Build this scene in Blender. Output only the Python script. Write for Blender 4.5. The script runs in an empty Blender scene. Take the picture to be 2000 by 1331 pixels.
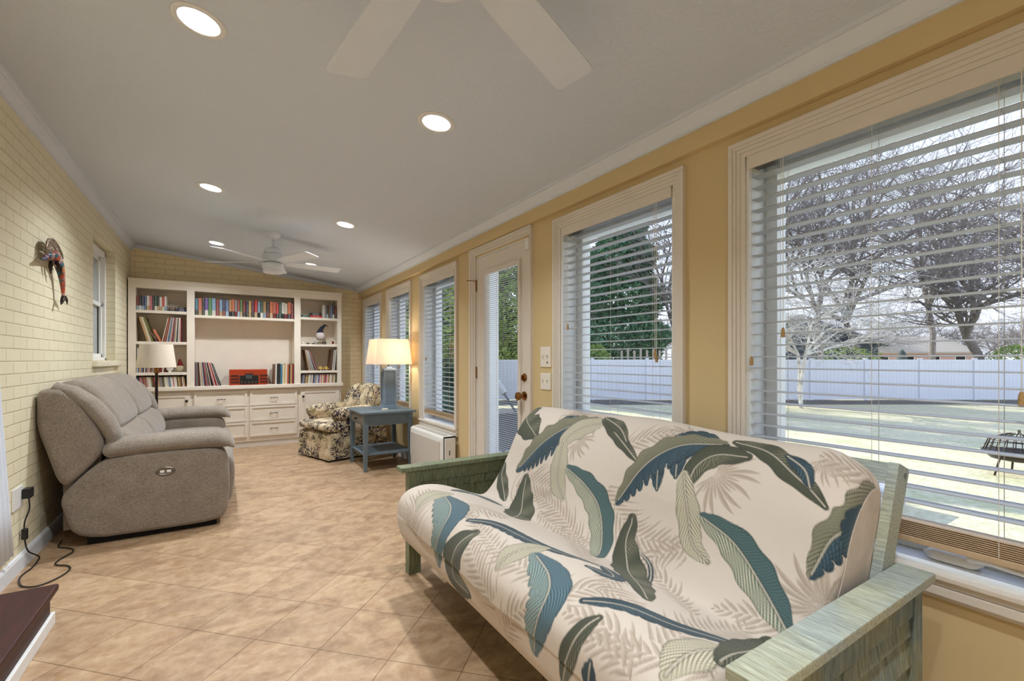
import bpy, bmesh, math, random
import numpy as np
from mathutils import Vector, Matrix

random.seed(7)
np.random.seed(7)
PI = math.pi
SC = bpy.context.scene
COL = SC.collection

# ------------------------------------------------------------------ camera
cam_d = bpy.data.cameras.new('camera')
cam = bpy.data.objects.new('camera', cam_d)
COL.objects.link(cam)
YAW = math.atan(567 / 895)
cam.location = (0, 0, 1.178)
cam.rotation_euler = (PI / 2, 0, -YAW)
cam_d.sensor_width = 36
cam_d.lens = 36 * 895 / 2000
cam_d.shift_y = 36.5 / 2000
cam_d.clip_start = 0.05
cam_d.clip_end = 300
SC.camera = cam

# ------------------------------------------------------------------ world, sun, exposure
SC.view_settings.view_transform = 'Standard'
SC.view_settings.look = 'None'
SC.view_settings.gamma = 1
SC.view_settings.use_curve_mapping = False
SC.view_settings.exposure = 0.08
LAMP_W = 22.0            # each recessed downlight
WORLD_S = 1.65

w = bpy.data.worlds.new('sky')
SC.world = w
w.use_nodes = True
nt = w.node_tree
nt.nodes.clear()
o_ = nt.nodes.new('ShaderNodeOutputWorld')
bg = nt.nodes.new('ShaderNodeBackground')
bg.inputs['Strength'].default_value = WORLD_S
geo = nt.nodes.new('ShaderNodeNewGeometry')
sep = nt.nodes.new('ShaderNodeSeparateXYZ')
mr = nt.nodes.new('ShaderNodeMapRange')
mr.inputs['From Min'].default_value = -0.9
mr.inputs['From Max'].default_value = 0.0
ramp = nt.nodes.new('ShaderNodeValToRGB')
tc = nt.nodes.new('ShaderNodeTexCoord')
nt.links.new(tc.outputs['Generated'], sep.inputs[0])
mr.inputs['From Min'].default_value = 0.0
mr.inputs['From Max'].default_value = 1.0
nt.links.new(sep.outputs['Z'], mr.inputs['Value'])
nt.links.new(mr.outputs[0], ramp.inputs[0])
ramp.color_ramp.elements[0].color = (0.84, 0.87, 1.0, 1)
ramp.color_ramp.elements[1].color = (0.34, 0.50, 0.92, 1)
e = ramp.color_ramp.elements.new(0.35)
e.color = (0.74, 0.82, 1.0, 1)
nt.links.new(ramp.outputs[0], bg.inputs['Color'])
nt.links.new(bg.outputs[0], o_.inputs[0])

sun_d = bpy.data.lights.new('sun', 'SUN')
sun_d.energy = 6.3
sun_d.angle = math.radians(0.6)
sun_d.color = (1.0, 0.93, 0.80)
sun = bpy.data.objects.new('sun', sun_d)
COL.objects.link(sun)
sun.location = (5, 30, 25)
_to = Vector((-0.12, 1.0, 0.62)).normalized()
sun.rotation_euler = _to.to_track_quat('Z', 'Y').to_euler()

# ------------------------------------------------------------------ colour and material helpers
def lin(c):
    return c / 12.92 if c <= 0.04045 else ((c + 0.055) / 1.055) ** 2.4

def rgb(r, g, b):
    return (lin(r / 255), lin(g / 255), lin(b / 255), 1)

class NT:
    """small wrapper for building node trees"""
    def __init__(s, name):
        s.m = bpy.data.materials.new(name)
        s.m.use_nodes = True
        s.t = s.m.node_tree
        s.b = s.t.nodes['Principled BSDF']
        s.out = s.t.nodes['Material Output']
    def n(s, kind, **kw):
        x = s.t.nodes.new('ShaderNode' + kind)
        for k, v in kw.items():
            if k in x.inputs.keys() if hasattr(x.inputs, 'keys') else False:
                x.inputs[k].default_value = v
            else:
                setattr(x, k, v)
        return x
    def l(s, a, b):
        s.t.links.new(a, b)
    def coord(s, scale=(1, 1, 1), rot=(0, 0, 0), loc=(0, 0, 0), kind='Object'):
        t = s.n('TexCoord')
        m = s.n('Mapping')
        m.inputs['Scale'].default_value = scale
        m.inputs['Rotation'].default_value = rot
        m.inputs['Location'].default_value = loc
        s.l(t.outputs[kind], m.inputs[0])
        return m.outputs[0]
    def noise(s, vec, scale, detail=3, rough=0.55, dist=0.0):
        x = s.n('TexNoise')
        x.inputs['Scale'].default_value = scale
        x.inputs['Detail'].default_value = detail
        x.inputs['Roughness'].default_value = rough
        x.inputs['Distortion'].default_value = dist
        s.l(vec, x.inputs['Vector'])
        return x.outputs['Fac']
    def ramp(s, fac, stops):
        x = s.n('ValToRGB')
        els = x.color_ramp.elements
        els[0].position, els[0].color = stops[0]
        els[1].position, els[1].color = stops[-1]
        for p, c in stops[1:-1]:
            e = els.new(p)
            e.color = c
        s.l(fac, x.inputs[0])
        return x.outputs[0]
    def mix(s, fac, a, b, mode='MIX'):
        x = s.n('MixRGB')
        x.blend_type = mode
        for i, v in ((0, fac), (1, a), (2, b)):
            if isinstance(v, bpy.types.NodeSocket):
                s.l(v, x.inputs[i])
            elif i == 0:
                x.inputs[0].default_value = v
            else:
                x.inputs[i].default_value = v
        return x.outputs[0]
    def bump(s, h, strength, dist=0.01, inv=False):
        x = s.n('Bump')
        x.invert = inv
        x.inputs['Strength'].default_value = strength
        x.inputs['Distance'].default_value = dist
        s.l(h, x.inputs['Height'])
        s.l(x.outputs[0], s.b.inputs['Normal'])
        return x
    def color(s, c):
        if isinstance(c, bpy.types.NodeSocket):
            s.l(c, s.b.inputs['Base Color'])
        else:
            s.b.inputs['Base Color'].default_value = c
    def rough(s, v):
        s.b.inputs['Roughness'].default_value = v
        return s

def plain(name, c, rough=0.5, metal=0.0, var=0.06, scale=18, bump=0.0, bdist=0.002, spec=0.5):
    m = NT(name)
    v = m.coord()
    f = m.noise(v, scale, 4)
    d = tuple(x * (1 - var * 2) for x in c[:3]) + (1,)
    u = tuple(min(1, x * (1 + var)) for x in c[:3]) + (1,)
    m.color(m.ramp(f, [(0.3, d), (0.7, u)]))
    m.rough(rough)
    m.b.inputs['Metallic'].default_value = metal
    m.b.inputs['Specular IOR Level'].default_value = spec
    if bump:
        m.bump(m.noise(v, scale * 6, 3), bump, bdist)
    return m.m

def emit(name, c, s):
    m = NT(name)
    m.color(c)
    m.b.inputs['Emission Color'].default_value = c
    m.b.inputs['Emission Strength'].default_value = s
    return m.m

def wood(name, c1, c2, scale=6, rough=0.5, stretch=(1, 12, 12), bump=0.2):
    m = NT(name)
    v = m.coord(scale=stretch)
    f = m.noise(v, scale, 6, 0.65, 0.6)
    m.color(m.ramp(f, [(0.3, c1), (0.7, c2)]))
    m.rough(rough)
    if bump:
        m.bump(f, bump, 0.002)
    return m.m

M = {}
M['paint_wall'] = plain('yellow_beige_paint', rgb(210, 186, 140), 0.75, var=0.015, scale=3, bump=0.05)
M['trim'] = plain('cream_trim_paint', rgb(222, 212, 200), 0.4, var=0.015, scale=5)
M['white'] = plain('white_paint', rgb(232, 230, 226), 0.45, var=0.01, scale=5)
M['vinyl'] = plain('white_vinyl', rgb(235, 238, 240), 0.4, var=0.01, scale=5)
M['cabinet'] = plain('cream_cabinet_paint', rgb(236, 224, 208), 0.4, var=0.015, scale=6)
M['base'] = plain('white_baseboard_paint', rgb(226, 226, 228), 0.4, var=0.02, scale=6)
M['crown'] = plain('crown_white_paint', rgb(218, 223, 232), 0.5, var=0.01, scale=6)
M['fanwhite'] = plain('fan_white', rgb(222, 227, 234), 0.4, var=0.01)
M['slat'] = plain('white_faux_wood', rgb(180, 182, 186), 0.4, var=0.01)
M['stackslat'] = plain('backlit_stacked_slats', rgb(196, 170, 138), 0.5, var=0.03)  # white slats too; the brown of backlighting is put into the colour
M['cord'] = plain('white_cord', rgb(225, 222, 214), 0.7)
M['tassel'] = wood('tan_wood_tassel', rgb(140, 105, 60), rgb(190, 155, 100), 20)
M['black'] = plain('black_plastic', rgb(22, 22, 24), 0.4)
M['iron'] = plain('dark_bronze_iron', rgb(52, 42, 36), 0.4, 0.7)
M['brass'] = plain('antique_brass', rgb(150, 105, 62), 0.25, 1.0)
M['pewter'] = plain('pewter', rgb(120, 112, 104), 0.35, 0.9)
M['plate'] = plain('ivory_switch_plate', rgb(232, 224, 212), 0.35, var=0.01)
M['whiteplastic'] = plain('white_plastic', rgb(230, 228, 224), 0.35, var=0.01)
M['greypanel'] = plain('pale_grey_panel', rgb(205, 198, 190), 0.5, var=0.01)
M['curtain'] = plain('white_curtain', rgb(222, 230, 242), 0.85, var=0.02, scale=8, bump=0.1)

# painted brick
def brick(name, horiz, c, cm):
    m = NT(name)
    tcn = m.n('TexCoord')
    sp = m.n('SeparateXYZ')
    m.l(tcn.outputs['Object'], sp.inputs[0])
    cb = m.n('CombineXYZ')
    m.l(sp.outputs[horiz], cb.inputs[0])
    m.l(sp.outputs['Z'], cb.inputs[1])
    b = m.n('TexBrick')
    m.l(cb.outputs[0], b.inputs['Vector'])
    b.inputs['Scale'].default_value = 1.0
    b.inputs['Brick Width'].default_value = 0.203
    b.inputs['Row Height'].default_value = 0.0685
    b.inputs['Mortar Size'].default_value = 0.0045
    b.inputs['Mortar Smooth'].default_value = 0.6
    b.inputs['Color1'].default_value = c
    b.inputs['Color2'].default_value = tuple(x * 0.95 for x in c[:3]) + (1,)
    b.inputs['Mortar'].default_value = cm
    m.color(b.outputs['Color'])
    m.rough(0.55)
    nz = m.noise(m.coord(), 60, 4)
    ad = m.n('Math')
    ad.operation = 'MULTIPLY_ADD'
    m.l(nz, ad.inputs[0])
    ad.inputs[1].default_value = -0.25
    m.l(b.outputs['Fac'], ad.inputs[2])
    m.bump(ad.outputs[0], 0.7, 0.005, inv=True)
    return m.m
M['brick_side'] = brick('cream_painted_brick', 'Y', rgb(232, 222, 192), rgb(214, 202, 166))
M['brick_end'] = brick('warm_lit_painted_brick', 'X', rgb(250, 230, 188), rgb(230, 206, 162))  # same brick as the side wall, warm reflected light put into its colour

# diagonal floor tile (305 mm tiles laid at 45 degrees)
m = NT('diagonal_stone_tile')
tcn = m.n('TexCoord')
mp = m.n('Mapping')
mp.vector_type = 'TEXTURE'
mp.inputs['Location'].default_value = (0.5491, 2.6321, 0)
mp.inputs['Rotation'].default_value = (0, 0, math.radians(-45))
m.l(tcn.outputs['Object'], mp.inputs[0])
b = m.n('TexBrick')
b.offset = 0.0
b.inputs['Scale'].default_value = 1.0
b.inputs['Brick Width'].default_value = 0.3035
b.inputs['Row Height'].default_value = 0.3035
b.inputs['Mortar Size'].default_value = 0.0019
b.inputs['Mortar Smooth'].default_value = 0.3
b.inputs['Bias'].default_value = 0
b.inputs['Color1'].default_value = (1, 1, 1, 1)
b.inputs['Color2'].default_value = (0.86, 0.85, 0.84, 1)
b.inputs['Mortar'].default_value = (0.36, 0.30, 0.24, 1)
m.l(mp.outputs[0], b.inputs['Vector'])
v = m.coord(scale=(1.0, 1.9, 1), rot=(0, 0, math.radians(35)))
f1 = m.noise(v, 4.2, 8, 0.62, 0.9)
f2 = m.noise(m.coord(), 17, 8, 0.68, 0.5)
c1 = m.ramp(f1, [(0.32, rgb(138, 102, 69)), (0.45, rgb(165, 130, 94)), (0.56, rgb(184, 150, 113)), (0.70, rgb(198, 167, 131))])
c2 = m.mix(0.34, c1, m.ramp(f2, [(0.35, rgb(150, 116, 86)), (0.65, rgb(216, 192, 164))]), 'MIX')
m.color(m.mix(1.0, c2, b.outputs['Color'], 'MULTIPLY'))
m.rough(0.42)
ad = m.n('Math')
ad.operation = 'MULTIPLY_ADD'
m.l(f2, ad.inputs[0])
ad.inputs[1].default_value = -0.4
m.l(b.outputs['Fac'], ad.inputs[2])
m.bump(ad.outputs[0], 0.35, 0.003, inv=True)
M['tile'] = m.m

# knockdown textured ceiling
m = NT('knockdown_ceiling')
v = m.coord()
f = m.noise(v, 22, 5, 0.6, 1.2)
m.color(rgb(212, 219, 229))
m.rough(0.85)
m.bump(m.ramp(f, [(0.45, (0, 0, 0, 1)), (0.58, (1, 1, 1, 1))]), 0.30, 0.004)
M['ceiling'] = m.m

# fabrics
m = NT('taupe_tweed')
v = m.coord(scale=(1, 1, 3.2))
f = m.noise(v, 170, 3, 0.8)
f2 = m.noise(m.coord(), 9, 4)
c = m.ramp(f, [(0.34, rgb(74, 63, 54)), (0.5, rgb(132, 118, 104)), (0.66, rgb(182, 169, 153))])
m.color(m.mix(0.22, c, m.ramp(f2, [(0.3, rgb(96, 83, 71)), (0.7, rgb(158, 146, 132))])))
m.rough(0.95)
m.b.inputs['Sheen Weight'].default_value = 0.25
f3 = m.noise(m.coord(scale=(1.6, 1, 1)), 5.5, 3, .5, .8)
ad = m.n('Math')
ad.operation = 'MULTIPLY_ADD'
m.l(f, ad.inputs[0])
ad.inputs[1].default_value = .12
m.l(f3, ad.inputs[2])
m.bump(ad.outputs[0], 0.5, 0.018)
M['tweed'] = m.m

m = NT('coral_and_leaf_print')
v = m.coord()
w1 = m.n('TexVoronoi')
w1.feature = 'DISTANCE_TO_EDGE'
w1.inputs['Scale'].default_value = 26
dv = m.n('Mapping')
dv.inputs['Scale'].default_value = (1.0, 1.0, 0.45)
nzv = m.n('TexNoise')
nzv.inputs['Scale'].default_value = 7
m.l(v, nzv.inputs['Vector'])
adv = m.n('MixRGB')
adv.blend_type = 'ADD'
adv.inputs[0].default_value = 0.35
m.l(v, adv.inputs[1])
m.l(nzv.outputs['Color'], adv.inputs[2])
m.l(adv.outputs[0], dv.inputs[0])
m.l(dv.outputs[0], w1.inputs['Vector'])
veins = m.ramp(w1.outputs['Distance'], [(0.09, (1, 1, 1, 1)), (0.15, (0, 0, 0, 1))])
mask = m.ramp(m.noise(v, 7.5, 2), [(0.42, (0, 0, 0, 1)), (0.52, (1, 1, 1, 1))])
mask2 = m.ramp(m.noise(m.coord(loc=(3, 1, 2)), 6.0, 2), [(0.48, (0, 0, 0, 1)), (0.56, (1, 1, 1, 1))])
wv = m.n('TexWave')
wv.inputs['Scale'].default_value = 16
wv.inputs['Distortion'].default_value = 9
wv.inputs['Detail'].default_value = 2
wv.inputs['Detail Scale'].default_value = 1.6
m.l(m.coord(rot=(0.6, 0.5, 0.3)), wv.inputs['Vector'])
streak = m.ramp(wv.outputs['Fac'], [(0.55, (0, 0, 0, 1)), (0.72, (1, 1, 1, 1))])
base = m.ramp(m.noise(v, 12, 3), [(0.35, rgb(186, 162, 126)), (0.65, rgb(224, 208, 178))])
ol = m.mix(1.0, streak, mask2, 'MULTIPLY')
cc = m.mix(ol, base, rgb(128, 118, 74))
cv = m.mix(1.0, veins, mask, 'MULTIPLY')
m.color(m.mix(cv, cc, rgb(44, 34, 46)))
m.rough(0.9)
M['coral'] = m.m

m = NT('linen_shade')
f = m.noise(m.coord(scale=(1, 1, 14)), 40, 3)
m.color(m.ramp(f, [(0.3, rgb(222, 206, 184)), (0.7, rgb(242, 228, 208))]))
m.rough(0.9)
M['linen'] = m.m

m = NT('lit_shade')
m.color(rgb(245, 238, 228))
m.rough(0.9)
tr = m.n('BsdfTranslucent')
tr.inputs[0].default_value = rgb(250, 232, 210)
mx = m.n('MixShader')
mx.inputs[0].default_value = 0.45
m.l(m.b.outputs[0], mx.inputs[1])
m.l(tr.outputs[0], mx.inputs[2])
m.l(mx.outputs[0], m.out.inputs[0])
M['litshade'] = m.m

m = NT('window_glass')
gl = m.n('BsdfGlossy')
gl.inputs['Roughness'].default_value = 0.02
tp = m.n('BsdfTransparent')
tp.inputs[0].default_value = (0.96, 0.98, 0.98, 1)
fr = m.n('LayerWeight')
fr.inputs[0].default_value = 0.5
pw = m.n('Math')
pw.operation = 'POWER'
m.l(fr.outputs['Facing'], pw.inputs[0])
pw.inputs[1].default_value = 5.0
sc_ = m.n('Math')
sc_.operation = 'MULTIPLY_ADD'
m.l(pw.outputs[0], sc_.inputs[0])
sc_.inputs[1].default_value = 0.5
sc_.inputs[2].default_value = 0.015
mx = m.n('MixShader')
m.l(sc_.outputs[0], mx.inputs[0])
m.l(tp.outputs[0], mx.inputs[1])
m.l(gl.outputs[0], mx.inputs[2])
m.l(mx.outputs[0], m.out.inputs[0])
M['glass'] = m.m

# weathered futon paint
def weathered(name, stretch, cols):
    m = NT(name)
    v = m.coord(scale=stretch)
    f = m.noise(v, 9, 8, 0.75, 0.4)
    f2 = m.noise(m.coord(), 5, 4, 0.6)
    a = m.ramp(f, [(0.34, cols[0]), (0.46, cols[1]), (0.60, cols[2]), (0.75, cols[3])])
    m.color(m.mix(0.35, a, m.ramp(f2, [(0.4, cols[4]), (0.62, cols[5])])))
    m.rough(0.6)
    m.bump(f, 0.35, 0.003)
    return m.m
WC = [rgb(84, 84, 76), rgb(138, 142, 128), rgb(176, 182, 168), rgb(208, 212, 200), rgb(150, 164, 170), rgb(182, 178, 142)]
WP = [rgb(44, 44, 38), rgb(92, 104, 100), rgb(128, 142, 140), rgb(160, 170, 160), rgb(88, 112, 126), rgb(150, 142, 88)]
WG = [rgb(52, 52, 38), rgb(98, 104, 80), rgb(134, 140, 114), rgb(172, 176, 150), rgb(110, 122, 98), rgb(140, 140, 104)]
M['wx'] = weathered('weathered_board_across', (14, 1.2, 14), WC)
M['wz'] = weathered('weathered_shingles', (9, 9, 1.0), WP)
M['wg'] = weathered('weathered_green_boards', (14, 14, 1.4), WG)
M['cherry'] = wood('dark_cherry_wood', rgb(40, 11, 7), rgb(70, 24, 14), 4, 0.55, (10, 1, 10), 0.05)
M['bluegrey'] = plain('blue_grey_paint', rgb(98, 112, 120), 0.45, var=0.05, scale=10)
M['bluegrey_lamp'] = plain('blue_grey_lamp_paint', rgb(128, 146, 164), 0.5, var=0.05, scale=10)
M['radio'] = wood('red_orange_wood', rgb(148, 44, 18), rgb(184, 66, 28), 5, 0.35, (1, 14, 14), 0.03)

# ------------------------------------------------------------------ mesh builder
class MB:
    def __init__(s):
        s.v = []
        s.f = []
    def add(s, vs, fs):
        o = len(s.v)
        s.v += [tuple(p) for p in vs]
        s.f += [tuple(i + o for i in f) for f in fs]
        return s
    def box(s, x0, x1, y0, y1, z0, z1):
        vs = [(x, y, z) for x in (x0, x1) for y in (y0, y1) for z in (z0, z1)]
        return s.add(vs, [(0, 1, 3, 2), (4, 6, 7, 5), (0, 4, 5, 1), (2, 3, 7, 6), (0, 2, 6, 4), (1, 5, 7, 3)])
    def obox(s, c, size, mat):
        hx, hy, hz = size[0] / 2, size[1] / 2, size[2] / 2
        vs = [Vector(c) + mat @ Vector((x, y, z)) for x in (-hx, hx) for y in (-hy, hy) for z in (-hz, hz)]
        return s.add(vs, [(0, 1, 3, 2), (4, 6, 7, 5), (0, 4, 5, 1), (2, 3, 7, 6), (0, 2, 6, 4), (1, 5, 7, 3)])
    def tube(s, pts, r, n=8, r_end=None, cap=True):
        pts = [Vector(p) for p in pts]
        rings = []
        ref = None
        for i, p in enumerate(pts):
            d = (pts[min(i + 1, len(pts) - 1)] - pts[max(i - 1, 0)])
            if d.length < 1e-9:
                d = Vector((0, 0, 1))
            d.normalize()
            if ref is None:
                ref = Vector((1, 0, 0)) if abs(d.x) < 0.9 else Vector((0, 1, 0))
            a = (ref - d * ref.dot(d))
            a.normalize()
            ref = a
            b = d.cross(a)
            if isinstance(r, (list, tuple)):
                rr = r[i]
            else:
                rr = r if r_end is None else r + (r_end - r) * i / (len(pts) - 1)
            rings.append([p + (a * math.cos(t) + b * math.sin(t)) * rr for t in [2 * PI * k / n for k in range(n)]])
        vs = [q for g in rings for q in g]
        fs = []
        for i in range(len(pts) - 1):
            for k in range(n):
                fs.append((i * n + k, i * n + (k + 1) % n, (i + 1) * n + (k + 1) % n, (i + 1) * n + k))
        if cap:
            fs.append(tuple(range(n - 1, -1, -1)))
            fs.append(tuple((len(pts) - 1) * n + k for k in range(n)))
        return s.add(vs, fs)
    def lathe(s, prof, c=(0, 0, 0), n=24, axis='Z', cap=True):
        vs = []
        for (r, h) in prof:
            for k in range(n):
                t = 2 * PI * k / n
                a, b = r * math.cos(t), r * math.sin(t)
                q = {'Z': (a, b, h), 'X': (h, a, b), 'Y': (a, h, b)}[axis]
                vs.append((q[0] + c[0], q[1] + c[1], q[2] + c[2]))
        fs = []
        for i in range(len(prof) - 1):
            for k in range(n):
                fs.append((i * n + k, i * n + (k + 1) % n, (i + 1) * n + (k + 1) % n, (i + 1) * n + k))
        if cap:
            fs.append(tuple(range(n - 1, -1, -1)))
            fs.append(tuple((len(prof) - 1) * n + k for k in range(n)))
        return s.add(vs, fs)
    def prism(s, poly, a, b, axis='Y'):
        """poly in the plane across axis: Y -> (x,z), X -> (y,z), Z -> (x,y)"""
        def q(p, t):
            return {'Y': (p[0], t, p[1]), 'X': (t, p[0], p[1]), 'Z': (p[0], p[1], t)}[axis]
        n = len(poly)
        vs = [q(p, a) for p in poly] + [q(p, b) for p in poly]
        fs = [tuple(range(n)), tuple(range(2 * n - 1, n - 1, -1))]
        for k in range(n):
            fs.append((k, (k + 1) % n, n + (k + 1) % n, n + k))
        return s.add(vs, fs)
    def loft(s, prof, a, b, r, axis='Y', nr=5, mid=6, fn=None, smooth=3, puff=0.0):
        """pillow: closed profile swept along an axis with rounded ends"""
        P = smooth_poly(prof, smooth) if smooth else list(prof)
        xs = [p[0] for p in P]
        zs = [p[1] for p in P]
        cx, cz = (min(xs) + max(xs)) / 2, (min(zs) + max(zs)) / 2
        ex, ez = (max(xs) - min(xs)) / 2, (max(zs) - min(zs)) / 2
        st = []
        for k in range(nr + 1):
            t = k / nr * PI / 2
            st.append((a + r * (1 - math.cos(t)), r * (1 - math.sin(t))))
        for k in range(1, mid):
            st.append((a + r + (b - a - 2 * r) * k / mid, 0.0))
        for k in range(nr, -1, -1):
            t = k / nr * PI / 2
            st.append((b - r * (1 - math.cos(t)), r * (1 - math.sin(t))))
        vs = []
        n = len(P)
        for (t, ins) in st:
            u = (t - a) / (b - a)
            g = 1 + puff * math.sin(PI * u)
            kx, kz = max(0.15, 1 - ins / ex) * g, max(0.15, 1 - ins / ez) * g
            for (x, z) in P:
                x2, z2 = cx + (x - cx) * kx, cz + (z - cz) * kz
                q = {'Y': (x2, t, z2), 'X': (t, x2, z2), 'Z': (x2, z2, t)}[axis]
                if fn:
                    q = fn(*q)
                vs.append(q)
        fs = [tuple(range(n)), tuple(range(len(vs) - 1, len(vs) - n - 1, -1))]
        for i in range(len(st) - 1):
            for k in range(n):
                fs.append((i * n + k, (i + 1) * n + k, (i + 1) * n + (k + 1) % n, i * n + (k + 1) % n))
        return s.add(vs, fs)
    def move(s, d):
        s.v = [(p[0] + d[0], p[1] + d[1], p[2] + d[2]) for p in s.v]
        return s
    def xf(s, mat):
        s.v = [tuple(mat @ Vector(p)) for p in s.v]
        return s
    def mesh(s, name, bevel=0, smooth=False, seg=2):
        me = bpy.data.meshes.new(name)
        me.from_pydata(s.v, [], s.f)
        bm = bmesh.new()
        bm.from_mesh(me)
        bmesh.ops.recalc_face_normals(bm, faces=bm.faces)
        if bevel:
            es = [e for e in bm.edges if len(e.link_faces) == 2 and e.calc_face_angle(0) > 0.5]
            bmesh.ops.bevel(bm, geom=es, offset=bevel, segments=seg, affect='EDGES', profile=0.6, clamp_overlap=True)
        bm.to_mesh(me)
        bm.free()
        if smooth:
            me.shade_smooth()
            if smooth != 'all':
                me.set_sharp_from_angle(angle=math.radians(40))
        return me

def smooth_poly(P, it):
    """Chaikin corner cutting of a closed polygon"""
    for _ in range(it):
        Q = []
        n = len(P)
        for i in range(n):
            a, b = P[i], P[(i + 1) % n]
            Q.append((a[0] * .75 + b[0] * .25, a[1] * .75 + b[1] * .25))
            Q.append((a[0] * .25 + b[0] * .75, a[1] * .25 + b[1] * .75))
        P = Q
    return P

FRAME = {}
def tag(o, label=None, cat=None, group=None, kind=None):
    if label: o['label'] = label
    if cat: o['category'] = cat
    if group: o['group'] = group
    if kind: o['kind'] = kind
    return o

def thing(name, label, cat, loc=(0, 0, 0), rz=0.0, group=None, kind=None):
    o = bpy.data.objects.new(name, None)
    COL.objects.link(o)
    o.location = loc
    o.rotation_euler = (0, 0, rz)
    o.empty_display_size = 0.05
    FRAME[o.name] = (Matrix.Translation(loc) @ Matrix.Rotation(rz, 4, 'Z')).inverted()
    return tag(o, label, cat, group, kind)

def part(name, mb, mat, parent=None, bevel=0, smooth=False, local=False, seg=2, label=None):
    """link a mesh; world coordinates unless local"""
    if parent is not None and not local:
        fr = FRAME.get(parent.name)
        if fr is not None and fr != Matrix.Identity(4):
            mb.xf(fr)
    o = bpy.data.objects.new(name, mb.mesh(name, bevel, smooth, seg))
    COL.objects.link(o)
    o.data.materials.append(mat)
    if parent is not None:
        o.parent = parent
        if parent.name in FRAME:
            FRAME[o.name] = FRAME[parent.name]
    if label:
        o['label'] = label
    return o

def solo(name, mb, mat, label, cat, group=None, kind=None, bevel=0, smooth=False, seg=2):
    o = part(name, mb, mat, None, bevel, smooth, seg=seg)
    return tag(o, label, cat, group, kind)

# ------------------------------------------------------------------ room shell
XL, XR, YB, YF = -0.955, 1.845, 7.34, -2.6
def zc(x):
    return 2.498 - 0.1227 * x

solo('floor', MB().box(XL - .25, XR + .2, YF - .2, YB + .25, -0.06, 0), M['tile'], 'tan stone floor tiles laid on the diagonal', 'floor', kind='structure')
mb = MB()
mb.prism([(XL - .25, zc(XL - .25)), (XR + .2, zc(XR + .2)), (XR + .2, zc(XR + .2) + .1), (XL - .25, zc(XL - .25) + .1)], YF - .2, YB + .25, 'Y')
# holes for the recessed lamps are cut below
ceil = solo('ceiling', mb, M['ceiling'], 'pale grey textured ceiling sloping down to the windows', 'ceiling', kind='structure')

OPEN = [('A', 6.236, 7.16), ('B', 5.06, 5.973), ('C', 3.84, 4.775), ('D', 1.383, 2.386), ('E', 0.155, 1.157)]
TW = 0.068            # casing width
ZT, ZB = 2.085, 0.455
DOOR = (2.635, 3.58)
holes = [(a + TW, b - TW, ZB + .075, ZT - TW) for _, a, b in OPEN] + [(DOOR[0] + .04, DOOR[1] - .11 + .0, 0.0, 2.045)]
holes[-1] = (2.664, 3.48, 0.0, 2.045)
holes.sort()
mb = MB()
y = YF - .2
for (a, b_, z0, z1) in holes:
    mb.box(XR, XR + .2, y, a, -.05, 2.45)
    mb.box(XR, XR + .2, a, b_, z1, 2.45)
    if z0 > 0:
        mb.box(XR, XR + .2, a, b_, -.05, z0)
    y = b_
mb.box(XR, XR + .2, y, YB + .25, -.05, 2.45)
solo('wall_right', mb, M['paint_wall'], 'yellow beige painted wall pierced by five windows and a door', 'wall', kind='structure')
solo('trim_header', MB().box(XR - .035, XR, YF, YB, 2.126, 2.30), M['paint_wall'], 'shallow painted header band above the right-hand windows', 'trim', kind='structure', bevel=.003)

# left wall with recessed window
lw = (5.37, 6.37, 1.165, 2.32)
mb = MB()
mb.box(XL - .2, XL, YF - .2, lw[0], -.05, 2.72)
mb.box(XL - .2, XL, lw[1], YB + .25, -.05, 2.72)
mb.box(XL - .2, XL, lw[0], lw[1], -.05, lw[2])
mb.box(XL - .2, XL, lw[0], lw[1], lw[3], 2.72)
solo('wall_left', mb, M['brick_side'], 'cream painted brick wall with a recessed window', 'wall', kind='structure')
solo('wall_back', MB().box(XL, XR, YB, YB + .2, -.05, 2.72), M['brick_end'], 'painted brick end wall behind the bookcase, warm light put into its colour', 'wall', kind='structure')
solo('wall_front', MB().box(XL, XR, YF - .2, YF, -.05, 2.9), M['paint_wall'], 'plain painted wall behind the camera', 'wall', kind='structure')

# crown moulding
def crown_prof(sx, x0, z0, h, d):
    pts = [(0, 0), (0.012, 0), (0.012, .012), (.02, .016), (.03, h * .45), (.045, h * .62), (d - .016, h - .02), (d - .01, h - .012), (d, h - .012), (d, h + .01), (0, h + .02)]
    return [(x0 + sx * a, z0 + b_) for a, b_ in pts]
solo('trim_crown_right', MB().prism(crown_prof(-1, XR - .035, 2.212, .066, .065), YF, YB, 'Y'), M['crown'], 'white crown moulding above the window wall', 'moulding', kind='structure', smooth=True)
solo('trim_crown_left', MB().prism(crown_prof(1, XL, 2.525, .082, .06), YF, YB, 'Y'), M['crown'], 'white crown moulding above the brick wall', 'moulding', kind='structure', smooth=True)
mb = MB()
mb.prism([(XL, zc(XL) - .045), (XR, zc(XR) - .045), (XR, zc(XR)), (XL, zc(XL))], YB - .02, YB, 'Y')
solo('trim_back', mb, M['crown'], 'narrow white strip along the top of the end wall', 'moulding', kind='structure')

def base_prof(sx, x0):
    return [(x0, 0), (x0 + sx * .014, 0), (x0 + sx * .014, .075), (x0 + sx * .008, .088), (x0, .092)]
solo('baseboard_left', MB().prism(base_prof(1, XL), YF, 7.05, 'Y'), M['base'], 'white baseboard under the brick wall', 'baseboard', kind='structure')
solo('baseboard_right', MB().prism(base_prof(-1, XR), 3.585, YB, 'Y').prism(base_prof(-1, XR), YF, 2.63, 'Y'), M['base'], 'white baseboard under the windows', 'baseboard', kind='structure')

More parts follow.
